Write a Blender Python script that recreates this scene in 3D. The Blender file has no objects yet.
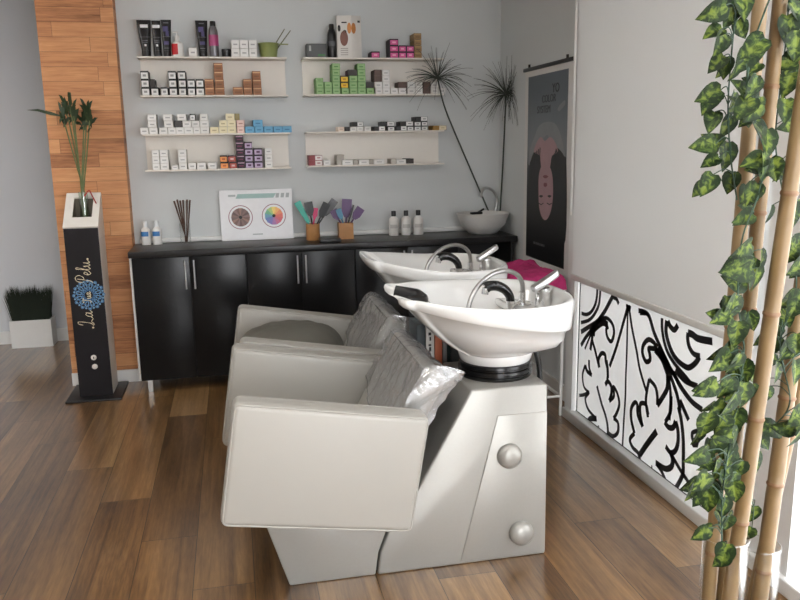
import bpy, bmesh, math, random
from mathutils import Vector, Matrix, noise
PI = math.pi
rnd = random.Random(7)
SC = bpy.context.scene
COL = SC.collection

# ------------------------------------------------------------------ camera
F_PX, CAM_H = 783.3, 1.5
MR = Matrix(((0.97771, -0.20934909, -0.01600347), (-0.05663794, -0.18957997, -0.98023037), (0.20217639, 0.95928744, -0.19721134)))
def _ray(x, y): return MR.transposed() @ Vector(((x - 400) / F_PX, (y - 300) / F_PX, 1))
def at(x, y, Y):            # the point of the room on the plane at depth Y seen at photo pixel x, y
    d = _ray(x, y); t = Y / d.y; return Vector((d.x * t, Y, d.z * t + CAM_H))
def onz(x, y, z):
    d = _ray(x, y); t = (z - CAM_H) / d.z; return Vector((d.x * t, d.y * t, z))
def onx(x, y, X):
    d = _ray(x, y); t = X / d.x; return Vector((X, d.y * t, d.z * t + CAM_H))
cam_d = bpy.data.cameras.new('camera'); cam = bpy.data.objects.new('camera', cam_d); COL.objects.link(cam)
R = Matrix((MR[0], -MR[1], -MR[2])).transposed().to_4x4(); R.translation = (0, 0, CAM_H)
cam.matrix_world = R
cam_d.sensor_width = 36; cam_d.lens = F_PX / 800 * 36; cam_d.clip_start = .05
SC.camera = cam

# ------------------------------------------------------------------ materials
def lin(c): return tuple((v / 12.92 if v <= .04045 else ((v + .055) / 1.055) ** 2.4) for v in c)
def rgb(r, g, b): return lin((r / 255, g / 255, b / 255)) + (1,)
MATS = {}
def mat(name, color, rough=.5, metal=0.0, spec=.5, var=.05, scale=30, bump=0.0, bscale=200, coat=0.0, emit=None):
    if name in MATS: return MATS[name]
    m = bpy.data.materials.new(name); m.use_nodes = True; nt = m.node_tree; p = nt.nodes['Principled BSDF']
    p.inputs['Roughness'].default_value = rough; p.inputs['Metallic'].default_value = metal
    p.inputs['Specular IOR Level'].default_value = spec; p.inputs['Coat Weight'].default_value = coat
    tc = nt.nodes.new('ShaderNodeTexCoord')
    n = nt.nodes.new('ShaderNodeTexNoise'); n.inputs['Scale'].default_value = scale; n.inputs['Detail'].default_value = 3
    nt.links.new(tc.outputs['Object'], n.inputs['Vector'])
    mx = nt.nodes.new('ShaderNodeMix'); mx.data_type = 'RGBA'
    mx.inputs[6].default_value = tuple(v * (1 - var) for v in color[:3]) + (1,)
    mx.inputs[7].default_value = tuple(min(1, v * (1 + var)) for v in color[:3]) + (1,)
    nt.links.new(n.outputs['Fac'], mx.inputs[0]); nt.links.new(mx.outputs[2], p.inputs['Base Color'])
    if bump:
        b = nt.nodes.new('ShaderNodeBump'); b.inputs['Strength'].default_value = bump; b.inputs['Distance'].default_value = .002
        n2 = nt.nodes.new('ShaderNodeTexNoise'); n2.inputs['Scale'].default_value = bscale
        nt.links.new(tc.outputs['Object'], n2.inputs['Vector']); nt.links.new(n2.outputs['Fac'], b.inputs['Height']); nt.links.new(b.outputs['Normal'], p.inputs['Normal'])
    MATS[name] = m; return m

def N(nt, typ, **kw):
    n = nt.nodes.new(typ)
    for k, v in kw.items(): setattr(n, k, v)
    return n
def math_node(nt, op, a, b=None):
    n = nt.nodes.new('ShaderNodeMath'); n.operation = op
    for i, v in enumerate((a, b)):
        if v is None: continue
        if isinstance(v, (int, float)): n.inputs[i].default_value = v
        else: nt.links.new(v, n.inputs[i])
    return n.outputs[0]

def plank_material(name, width, length, row_shift, r0, t0, ramp, along, across, grain=(2.2, 42), gap_w=.0022, rough=.42, row_random=False, coat=0.0):
    m = bpy.data.materials.new(name); m.use_nodes = True; nt = m.node_tree; p = nt.nodes['Principled BSDF']
    tc = N(nt, 'ShaderNodeTexCoord'); sep = N(nt, 'ShaderNodeSeparateXYZ'); nt.links.new(tc.outputs['Object'], sep.inputs[0])
    U, V = sep.outputs[along], sep.outputs[across]
    rr = math_node(nt, 'DIVIDE', math_node(nt, 'SUBTRACT', V, r0), width)
    row = math_node(nt, 'FLOOR', rr); rf = math_node(nt, 'FRACT', rr)
    if row_random:
        wn0 = N(nt, 'ShaderNodeTexWhiteNoise'); wn0.noise_dimensions = '1D'; nt.links.new(row, wn0.inputs['W'])
        sh = math_node(nt, 'MULTIPLY', wn0.outputs['Value'], length)
    else: sh = math_node(nt, 'MULTIPLY', row, row_shift)
    tt = math_node(nt, 'DIVIDE', math_node(nt, 'ADD', math_node(nt, 'SUBTRACT', U, t0), sh), length)
    cell = math_node(nt, 'FLOOR', tt); tf = math_node(nt, 'FRACT', tt)
    cmb = N(nt, 'ShaderNodeCombineXYZ'); nt.links.new(row, cmb.inputs[0]); nt.links.new(cell, cmb.inputs[1])
    wn = N(nt, 'ShaderNodeTexWhiteNoise'); wn.noise_dimensions = '3D'; nt.links.new(cmb.outputs[0], wn.inputs['Vector'])
    rv = wn.outputs['Value']
    gv = N(nt, 'ShaderNodeCombineXYZ')
    nt.links.new(math_node(nt, 'ADD', math_node(nt, 'MULTIPLY', U, grain[0]), math_node(nt, 'MULTIPLY', rv, 31)), gv.inputs[0])
    nt.links.new(math_node(nt, 'MULTIPLY', V, grain[1]), gv.inputs[1]); nt.links.new(math_node(nt, 'MULTIPLY', rv, 17), gv.inputs[2])
    n1 = N(nt, 'ShaderNodeTexNoise'); n1.inputs['Scale'].default_value = 1; n1.inputs['Detail'].default_value = 6; n1.inputs['Roughness'].default_value = .62; n1.inputs['Distortion'].default_value = .6
    nt.links.new(gv.outputs[0], n1.inputs['Vector'])
    gv2 = N(nt, 'ShaderNodeCombineXYZ')
    nt.links.new(math_node(nt, 'ADD', math_node(nt, 'MULTIPLY', U, grain[0] * 1.6), math_node(nt, 'MULTIPLY', rv, 11)), gv2.inputs[0])
    nt.links.new(math_node(nt, 'MULTIPLY', V, grain[1] * .28), gv2.inputs[1]); nt.links.new(math_node(nt, 'MULTIPLY', rv, 5), gv2.inputs[2])
    n2 = N(nt, 'ShaderNodeTexNoise'); n2.inputs['Scale'].default_value = 1; n2.inputs['Detail'].default_value = 4
    nt.links.new(gv2.outputs[0], n2.inputs['Vector'])
    gv3 = N(nt, 'ShaderNodeCombineXYZ'); nt.links.new(math_node(nt, 'MULTIPLY', U, 16), gv3.inputs[0]); nt.links.new(math_node(nt, 'MULTIPLY', V, grain[1] * 4.5), gv3.inputs[1]); nt.links.new(rv, gv3.inputs[2])
    n3 = N(nt, 'ShaderNodeTexNoise'); n3.inputs['Scale'].default_value = 1; n3.inputs['Detail'].default_value = 2; nt.links.new(gv3.outputs[0], n3.inputs['Vector'])
    f = math_node(nt, 'ADD', math_node(nt, 'MULTIPLY', n1.outputs['Fac'], .42), math_node(nt, 'MULTIPLY', n2.outputs['Fac'], .24))
    f = math_node(nt, 'ADD', f, math_node(nt, 'ADD', math_node(nt, 'MULTIPLY', rv, .20), math_node(nt, 'MULTIPLY', n3.outputs['Fac'], .14)))
    cr = N(nt, 'ShaderNodeValToRGB'); nt.links.new(f, cr.inputs[0])
    cr.color_ramp.elements[0].position = ramp[0][0]; cr.color_ramp.elements[0].color = ramp[0][1]
    cr.color_ramp.elements[1].position = ramp[-1][0]; cr.color_ramp.elements[1].color = ramp[-1][1]
    for pos, c in ramp[1:-1]: e = cr.color_ramp.elements.new(pos); e.color = c
    gw = gap_w / width; gl = gap_w / length
    g1 = math_node(nt, 'LESS_THAN', rf, gw); g2 = math_node(nt, 'LESS_THAN', tf, gl); g = math_node(nt, 'MAXIMUM', g1, g2)
    mx = N(nt, 'ShaderNodeMix'); mx.data_type = 'RGBA'; nt.links.new(math_node(nt, 'MULTIPLY', g, .85), mx.inputs[0]); nt.links.new(cr.outputs[0], mx.inputs[6]); mx.inputs[7].default_value = (.012, .008, .005, 1)
    nt.links.new(mx.outputs[2], p.inputs['Base Color'])
    p.inputs['Roughness'].default_value = rough; p.inputs['Coat Weight'].default_value = coat; p.inputs['Coat Roughness'].default_value = .20
    b = N(nt, 'ShaderNodeBump'); b.inputs['Strength'].default_value = .25; b.inputs['Distance'].default_value = .002
    nt.links.new(math_node(nt, 'SUBTRACT', n1.outputs['Fac'], g), b.inputs['Height']); nt.links.new(b.outputs['Normal'], p.inputs['Normal'])
    return m

def glass_mat(name, tint=(1, 1, 1, 1), gloss=.12, rough=.03):
    m = bpy.data.materials.new(name); m.use_nodes = True; nt = m.node_tree; nt.nodes.remove(nt.nodes['Principled BSDF']); out = nt.nodes['Material Output']
    tr = N(nt, 'ShaderNodeBsdfTransparent'); tr.inputs[0].default_value = tint
    gl = N(nt, 'ShaderNodeBsdfGlossy'); gl.inputs['Roughness'].default_value = rough
    lw = N(nt, 'ShaderNodeLayerWeight'); lw.inputs['Blend'].default_value = .25
    f = math_node(nt, 'ADD', math_node(nt, 'MULTIPLY', lw.outputs['Fresnel'], .30), gloss * .2)
    mix = N(nt, 'ShaderNodeMixShader'); nt.links.new(f, mix.inputs[0]); nt.links.new(tr.outputs[0], mix.inputs[1]); nt.links.new(gl.outputs[0], mix.inputs[2])
    nt.links.new(mix.outputs[0], out.inputs[0]); return m

def film_mat(name, color, trans, seed=0.0, gloss=.05):
    """cloth or frosted film: part of the light passes through scattered"""
    m = bpy.data.materials.new(name); m.use_nodes = True; nt = m.node_tree; nt.nodes.remove(nt.nodes['Principled BSDF']); out = nt.nodes['Material Output']
    d = N(nt, 'ShaderNodeBsdfDiffuse'); t = N(nt, 'ShaderNodeBsdfTranslucent')
    tc = N(nt, 'ShaderNodeTexCoord'); n = N(nt, 'ShaderNodeTexNoise'); n.inputs['Scale'].default_value = 600; nt.links.new(tc.outputs['Object'], n.inputs['Vector'])
    mx = N(nt, 'ShaderNodeMix'); mx.data_type = 'RGBA'; nt.links.new(n.outputs['Fac'], mx.inputs[0])
    mx.inputs[6].default_value = tuple(v * .97 for v in color[:3]) + (1,); mx.inputs[7].default_value = color
    nt.links.new(mx.outputs[2], d.inputs[0]); nt.links.new(mx.outputs[2], t.inputs[0])
    mix = N(nt, 'ShaderNodeMixShader'); mix.inputs[0].default_value = trans
    nt.links.new(d.outputs[0], mix.inputs[1]); nt.links.new(t.outputs[0], mix.inputs[2]); nt.links.new(mix.outputs[0], out.inputs[0]); return m

WALL = mat('wall_paint', rgb(208, 211, 211), .85, var=.015, scale=3, bump=.05, bscale=400)
WALLG = mat('far_wall_paint', rgb(212, 215, 220), .85, var=.015, scale=3)
CEIL = mat('ceiling_paint', rgb(235, 235, 233), .9, var=.01, scale=3)
WHITE = mat('white_paint', rgb(230, 230, 228), .45, var=.02)
FRAMEW = mat('white_window_profile', rgb(226, 226, 224), .35, var=.02)
TRUNK = mat('white_trunking', rgb(236, 236, 234), .4, var=.02)
SHELF = mat('cream_powder_coat', rgb(232, 226, 217), .5, var=.02)
BLACK = mat('black_laminate', rgb(20, 20, 22), .5, var=.1)
GLOSSB = mat('gloss_black_door', rgb(22, 22, 23), .24, var=.05, spec=.22)
COUNTER = mat('counter_black', rgb(26, 25, 26), .35, var=.15, scale=60)
DARKV = mat('dark_void', rgb(24, 24, 25), .8)
CHROME = mat('chrome', (.78, .78, .78, 1), .16, 1.0, var=.02)
STEEL = mat('brushed_steel', (.6, .6, .6, 1), .32, 1.0, var=.04)
CERAMIC = mat('white_ceramic', rgb(224, 224, 222), .13, var=.01, spec=.55)
VINYL = mat('beige_vinyl', rgb(156, 153, 146), .42, var=.02, scale=8, bump=.05, bscale=500)
SILVER = mat('silver_grey_shell', rgb(156, 154, 148), .34, .30, var=.03, scale=120)
CUSH = mat('grey_green_cushion', rgb(88, 86, 78), .75, var=.12, scale=14, bump=.4, bscale=90)
RUB = mat('black_rubber', rgb(18, 18, 19), .38, var=.1)
RUBG = mat('gloss_black_collar', rgb(14, 14, 15), .22, var=.1)
PINK = mat('pink_towel', rgb(178, 44, 104), .9, var=.18, scale=60, bump=.9, bscale=260)
GLASS = glass_mat('clear_glass', (.985, .99, .988, 1), .10)
PANE = film_mat('frosted_film', (.82, .82, .81, 1), .235)
PANE2 = film_mat('thin_frosted_film', (.95, .95, .95, 1), .80)
BLIND = film_mat('blind_cloth', (.84, .84, .83, 1), .185)
INK = mat('black_film_ornament', rgb(22, 22, 25), .5)
FLOORM = plank_material('oak_planks', .21, 1.45, .395, -.84, 3.73,
    [(.30, rgb(56, 37, 20)), (.42, rgb(98, 70, 41)), (.54, rgb(132, 99, 61)), (.70, rgb(176, 140, 95))], 1, 0, grain=(1.1, 30), rough=.30, gap_w=.0030, coat=1.0)
CLADM = plank_material('cladding_planks', .085, .55, 0, 0, 0,
    [(.30, rgb(122, 76, 46)), (.45, rgb(186, 126, 82)), (.58, rgb(206, 148, 100)), (.75, rgb(226, 176, 128))], 0, 2, grain=(3, 60), gap_w=.0016, rough=.6, row_random=True)
BAMBOO = mat('bamboo_cane', rgb(130, 106, 72), .42, var=.16, scale=18)
BAMBOOR = mat('bamboo_node', rgb(128, 96, 66), .55, var=.15)
def ivy_mat():
    m = bpy.data.materials.new('ivy_leaf'); m.use_nodes = True; nt = m.node_tree; p = nt.nodes['Principled BSDF']; p.inputs['Roughness'].default_value = .55; p.inputs['Specular IOR Level'].default_value = .22
    at_ = N(nt, 'ShaderNodeAttribute'); at_.attribute_name = 'leaf_across'
    tc = N(nt, 'ShaderNodeTexCoord'); n = N(nt, 'ShaderNodeTexNoise'); n.inputs['Scale'].default_value = 55; n.inputs['Detail'].default_value = 4; n.inputs['Distortion'].default_value = 1.2; nt.links.new(tc.outputs['Object'], n.inputs['Vector'])
    f = math_node(nt, 'SUBTRACT', math_node(nt, 'MULTIPLY', n.outputs['Fac'], 1.25), math_node(nt, 'MULTIPLY', at_.outputs['Fac'], .30))
    cr = N(nt, 'ShaderNodeValToRGB'); nt.links.new(f, cr.inputs[0]); e = cr.color_ramp.elements
    e[0].position = .38; e[0].color = rgb(26, 42, 18); e[1].position = .70; e[1].color = rgb(106, 122, 48)
    x = e.new(.50); x.color = rgb(46, 66, 27)
    nt.links.new(cr.outputs[0], p.inputs['Base Color'])
    b = N(nt, 'ShaderNodeBump'); b.inputs['Strength'].default_value = .4; b.inputs['Distance'].default_value = .003; nt.links.new(n.outputs['Fac'], b.inputs['Height']); nt.links.new(b.outputs['Normal'], p.inputs['Normal'])
    return m
LEAFD = ivy_mat()
_unused = mat('leaf_dark_green', rgb(34, 58, 28), .42, var=.35, scale=60)
LEAFL = mat('leaf_yellow_green', rgb(116, 134, 46), .42, var=.30, scale=90)
STEMG = mat('ivy_stem', rgb(40, 66, 48), .6)
WOODC = mat('bamboo_wood_holder', rgb(178, 128, 78), .5, var=.2, scale=25)

# ------------------------------------------------------------------ mesh building
class MB:
    def __init__(s): s.v = []; s.f = []; s.m = []
    def add(s, vs, fs, m=0):
        o = len(s.v); s.v += [Vector(v) for v in vs]; s.f += [tuple(i + o for i in f) for f in fs]; s.m += [m] * len(fs); return s
    def box(s, x0, x1, y0, y1, z0, z1, m=0):
        vs = [(x, y, z) for z in (z0, z1) for y in (y0, y1) for x in (x0, x1)]
        return s.add(vs, [(0, 2, 3, 1), (4, 5, 7, 6), (0, 1, 5, 4), (2, 6, 7, 3), (0, 4, 6, 2), (1, 3, 7, 5)], m)
    def bm(s, bm, m=0, mtx=None):
        bm.verts.index_update()
        s.add([(mtx @ v.co if mtx else v.co) for v in bm.verts], [[v.index for v in f.verts] for f in bm.faces], m); bm.free(); return s
    def rbox(s, c, size, r, m=0, rot=None, seg=3):
        b = bmesh.new(); bmesh.ops.create_cube(b, size=1)
        for v in b.verts: v.co = Vector((v.co.x * size[0], v.co.y * size[1], v.co.z * size[2]))
        if r > 0: bmesh.ops.bevel(b, geom=b.edges[:], offset=r, segments=seg, affect='EDGES', profile=.5)
        M = Matrix.Translation(c) @ (rot.to_4x4() if rot else Matrix.Identity(4))
        return s.bm(b, m, M)
    def rprism(s, poly, vec, r=0, m=0, seg=3):
        b = bmesh.new(); vs = [b.verts.new(p) for p in poly]; f = b.faces.new(vs)
        ret = bmesh.ops.extrude_face_region(b, geom=[f]); nv = [e for e in ret['geom'] if isinstance(e, bmesh.types.BMVert)]
        bmesh.ops.translate(b, verts=nv, vec=Vector(vec)); bmesh.ops.recalc_face_normals(b, faces=b.faces[:])
        if r > 0: bmesh.ops.bevel(b, geom=b.edges[:], offset=r, segments=seg, affect='EDGES', profile=.5)
        return s.bm(b, m)
    def tube(s, pts, r, n=8, m=0, caps=True, flat=None, close=False):
        pts = [Vector(p) for p in pts]; L = len(pts); rs = r if isinstance(r, (list, tuple)) else [r] * L
        vs = []; up = None
        for i, p in enumerate(pts):
            if close: t = pts[(i + 1) % L] - pts[i - 1]
            else: t = pts[min(i + 1, L - 1)] - pts[max(i - 1, 0)]
            t = t.normalized() if t.length > 1e-9 else Vector((0, 0, 1))
            if up is None: up = Vector((0, 0, 1)) if abs(t.z) < .9 else Vector((1, 0, 0))
            a = up - t * up.dot(t); a = a.normalized() if a.length > 1e-6 else t.orthogonal().normalized()
            up = a; b = t.cross(a)
            fa, fb = flat or (1, 1)
            for k in range(n):
                an = 2 * PI * k / n; vs.append(p + a * (rs[i] * fa * math.cos(an)) + b * (rs[i] * fb * math.sin(an)))
        fs = []
        for i in range(L if close else L - 1):
            j = (i + 1) % L
            for k in range(n): fs.append((i * n + k, i * n + (k + 1) % n, j * n + (k + 1) % n, j * n + k))
        if caps and not close: fs.append(tuple(range(n))[::-1]); fs.append(tuple((L - 1) * n + k for k in range(n)))
        return s.add(vs, fs, m)
    def lathe(s, prof, c=(0, 0, 0), n=24, m=0, sy=1.0):
        c = Vector(c); vs = []; fs = []
        for r, z in prof:
            for k in range(n): vs.append(c + Vector((r * math.cos(2 * PI * k / n), r * sy * math.sin(2 * PI * k / n), z)))
        for i in range(len(prof) - 1):
            for k in range(n): fs.append((i * n + k, i * n + (k + 1) % n, (i + 1) * n + (k + 1) % n, (i + 1) * n + k))
        if prof[0][0] > 1e-5: fs.append(tuple(range(n))[::-1])
        if prof[-1][0] > 1e-5: fs.append(tuple((len(prof) - 1) * n + k for k in range(n)))
        return s.add(vs, fs, m)
    def loft(s, loops, m=0, cap0=False, cap1=False):
        n = len(loops[0]); vs = [p for l in loops for p in l]; fs = []
        for i in range(len(loops) - 1):
            for k in range(n): fs.append((i * n + k, i * n + (k + 1) % n, (i + 1) * n + (k + 1) % n, (i + 1) * n + k))
        if cap0: fs.append(tuple(range(n))[::-1])
        if cap1: fs.append(tuple((len(loops) - 1) * n + k for k in range(n)))
        return s.add(vs, fs, m)
    def tf(s, M, i0=0):
        for i in range(i0, len(s.v)): s.v[i] = M @ s.v[i]
        return s

LOC = {}
def build(name, mb, mats, parent=None, origin=None, sharp=40, smooth=True):
    """link one mesh object; vertices are given in room coordinates"""
    mats = mats if isinstance(mats, (list, tuple)) else [mats]
    if parent is not None: org = LOC[parent.name]
    else: org = Vector(origin) if origin is not None else None
    if org is None:
        lo = Vector((min(v.x for v in mb.v), min(v.y for v in mb.v), min(v.z for v in mb.v))); hi = Vector((max(v.x for v in mb.v), max(v.y for v in mb.v), 0))
        org = Vector(((lo.x + hi.x) / 2, (lo.y + hi.y) / 2, lo.z))
    me = bpy.data.meshes.new(name); me.from_pydata([v - org for v in mb.v], [], mb.f)
    for mm in mats: me.materials.append(mm)
    me.polygons.foreach_set('material_index', mb.m)
    b = bmesh.new(); b.from_mesh(me); bmesh.ops.recalc_face_normals(b, faces=b.faces[:]); b.to_mesh(me); b.free()
    if smooth:
        me.polygons.foreach_set('use_smooth', [True] * len(me.polygons)); me.set_sharp_from_angle(angle=math.radians(sharp))
    me.update()
    o = bpy.data.objects.new(name, me); COL.objects.link(o)
    if parent is not None: o.parent = parent
    else: o.location = org
    LOC[o.name] = org
    return o
def tag(o, label, cat, group=None, kind=None):
    o['label'] = label; o['category'] = cat
    if group: o['group'] = group
    if kind: o['kind'] = kind
    return o
def thing(name, loc, label, cat, group=None):
    o = bpy.data.objects.new(name, None); COL.objects.link(o); o.location = loc; o.empty_display_size = .1; LOC[o.name] = Vector(loc)
    return tag(o, label, cat, group)
def struct(name, mb, mats, parent=None, **k):
    o = build(name, mb, mats, parent, **k)
    if parent is None: o['kind'] = 'structure'
    return o
def cm(pts, n=6, close=False):                      # Catmull-Rom through the points
    pts = [Vector(p) for p in pts]; L = len(pts); out = []
    for i in range(L if close else L - 1):
        g = (lambda k: pts[k % L]) if close else (lambda k: pts[max(0, min(L - 1, k))])
        p0, p1, p2, p3 = g(i - 1), g(i), g(i + 1), g(i + 2)
        for k in range(n):
            t = k / n
            out.append(.5 * ((2 * p1) + (p2 - p0) * t + (2 * p0 - 5 * p1 + 4 * p2 - p3) * t * t + (3 * p1 - p0 - 3 * p2 + p3) * t ** 3))
    if not close: out.append(pts[-1])
    return out
def ribbon(mb, pts, w, nrm, m=0, thick=.001):       # flat strip of width w lying in the plane with normal nrm
    nrm = Vector(nrm).normalized(); L = len(pts); ws = w if isinstance(w, (list, tuple)) else [w] * L
    vs = []
    for i, p in enumerate(pts):
        t = (pts[min(i + 1, L - 1)] - pts[max(i - 1, 0)]); t = t.normalized() if t.length > 1e-9 else Vector((0, 0, 1))
        sd = nrm.cross(t).normalized() * (ws[i] / 2)
        vs += [p - sd, p + sd, p + sd + nrm * thick, p - sd + nrm * thick]
    fs = []
    for i in range(L - 1):
        a, b = 4 * i, 4 * i + 4
        for k in range(4): fs.append((a + k, a + (k + 1) % 4, b + (k + 1) % 4, b + k))
    fs += [(3, 2, 1, 0), tuple(4 * (L - 1) + k for k in range(4))]
    mb.add(vs, fs, m)
def plate(mb, pts, nrm, m=0, thick=.001):           # flat polygon with real thickness
    nrm = Vector(nrm).normalized(); n = len(pts)
    vs = [Vector(p) for p in pts] + [Vector(p) + nrm * thick for p in pts]
    fs = [tuple(range(n))[::-1], tuple(range(n, 2 * n))] + [(k, (k + 1) % n, n + (k + 1) % n, n + k) for k in range(n)]
    mb.add(vs, fs, m)
def text_mesh(mb, body, org, ux, uy, size, m=0, align='LEFT', thick=.0012, shear=0, spacing=1.0):
    cu = bpy.data.curves.new('lettering', 'FONT'); cu.body = body; cu.size = size; cu.align_x = align; cu.extrude = thick / 2; cu.shear = shear; cu.space_character = spacing
    ob = bpy.data.objects.new('lettering', cu); COL.objects.link(ob)
    dg = bpy.context.evaluated_depsgraph_get(); me = bpy.data.meshes.new_from_object(ob.evaluated_get(dg))
    ux = Vector(ux); uy = Vector(uy); nz = ux.cross(uy)
    mb.add([Vector(org) + ux * v.co.x + uy * v.co.y + nz * v.co.z for v in me.vertices], [tuple(p.vertices) for p in me.polygons], m)
    bpy.data.objects.remove(ob); bpy.data.meshes.remove(me); bpy.data.curves.remove(cu)

# ------------------------------------------------------------------ the room
XR, YB, YF, XL, YFR, ZC = 1.845, 5.30, 6.48, -4.2, -2.4, 2.75
struct('floor', MB().box(XL - .1, XR + .3, YFR - .1, YF + .15, -.06, 0), FLOORM, origin=(0, 0, 0))
struct('ceiling', MB().box(XL - .1, XR + .3, YFR - .1, YF + .15, ZC, ZC + .1), CEIL)
struct('wall_back', MB().box(-1.05, XR + .2, YB, YB + .2, 0, ZC), WALL)
struct('wall_back_far', MB().box(XL - .1, XR + .2, YF, YF + .15, 0, ZC), WALLG)
struct('wall_left', MB().box(XL - .1, XL, YFR, YF, 0, ZC), WALL)
struct('wall_right', MB().box(XR, XR + .2, 3.86, YF, 0, ZC).box(XR, XR + .2, YFR, 3.86, 2.55, ZC), WALL)
struct('wall_front', MB().box(XL, XR + .2, YFR - .12, YFR, 2.45, ZC).box(XL, .1, YFR - .12, YFR, 0, 2.45), WALL)  # solid left part added, unseen, to cut daylight from the front opening
cl = struct('wall_cladding', MB().box(-1.066, -.632, 5.17, 5.50, .075, ZC), CLADM, origin=(0, 0, .02))
struct('baseboard_cladding', MB().box(-1.068, -.53, 5.158, 5.172, 0, .082).box(-1.068, -1.052, 5.172, 5.5, 0, .082), WHITE)
struct('baseboard_back_far', MB().box(XL, -.6, YF - .015, YF, 0, .10), WHITE)
struct('baseboard_right', MB().box(XR - .014, XR, 3.9, YB, 0, .09), WHITE)
struct('trim_counter', MB().rbox((.6, YB - .0155, .9005), (2.40, .03, .028), .004), TRUNK)
# windows on the right: frame, sill, panes
fr = MB()
for y0, y1 in ((3.775, 3.862), (2.06, 2.28), (.5, .62), (-1.1, -.98), (YFR, YFR + .1)):
    fr.box(1.735, XR + .1, y0, y1, .055, 2.55)
for y0, y1 in ((2.28, 3.775), (.62, 2.06), (-.98, .5), (YFR + .1, -1.1)):
    fr.box(1.75, XR + .05, y0, y1, 2.47, 2.55); fr.box(1.75, XR + .05, y0, y1, .03, .052)
win = struct('window_1', fr, FRAMEW)
build('window_sill', MB().rbox((1.79, .72, .0285), (.15, 6.26, .057), .006), FRAMEW, win)
for y0, y1 in ((2.285, 3.77), (.625, 2.055), (-.975, .495)):
    build('window_pane', MB().box(1.762, 1.770, y0, y1, .053, 2.468), PANE if y0 > 2.2 else PANE2, win)
build('pane_gasket', MB().box(1.7585, 1.7617, 2.285, 3.77, .052, .060).box(1.7585, 1.7617, 3.756, 3.764, .06, 2.46), INK, win)
# cast-iron style ornament printed on the film
orn = MB()
def W(*pts): return [onx(x, y, 1.7605) for x, y in pts]
def stroke(pts, w, close=False, taper=False):
    c = cm(W(*pts), 6, close)
    if close: c.append(c[0])
    L = len(c); ws = w * 1.15
    ribbon(orn, c, ws, (-1, 0, 0), thick=.0008)
def z1(*p): return [(570 + x * 7 / 60, 280 + y * 7 / 60) for x, y in p]
def z2(*p): return [(570 + x * 7 / 60, 350 + y * 7 / 60) for x, y in p]
def z3(*p): return [(640 + x * 7 / 60, 310 + y * 7 / 60) for x, y in p]
def z4(*p): return [(630 + x * 7 / 60, 370 + y * 7 / 60) for x, y in p]
def z5(*p): return [(650 + x * 7 / 60, 430 + y * 7 / 60) for x, y in p]
def kz(ox, oy):
    return lambda *p: [(ox + x * 80 / 600, oy + y * 80 / 600) for x, y in p]
k1, k2, k3, k5 = kz(580, 390), kz(600, 340), kz(640, 400), kz(560, 360)
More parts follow.
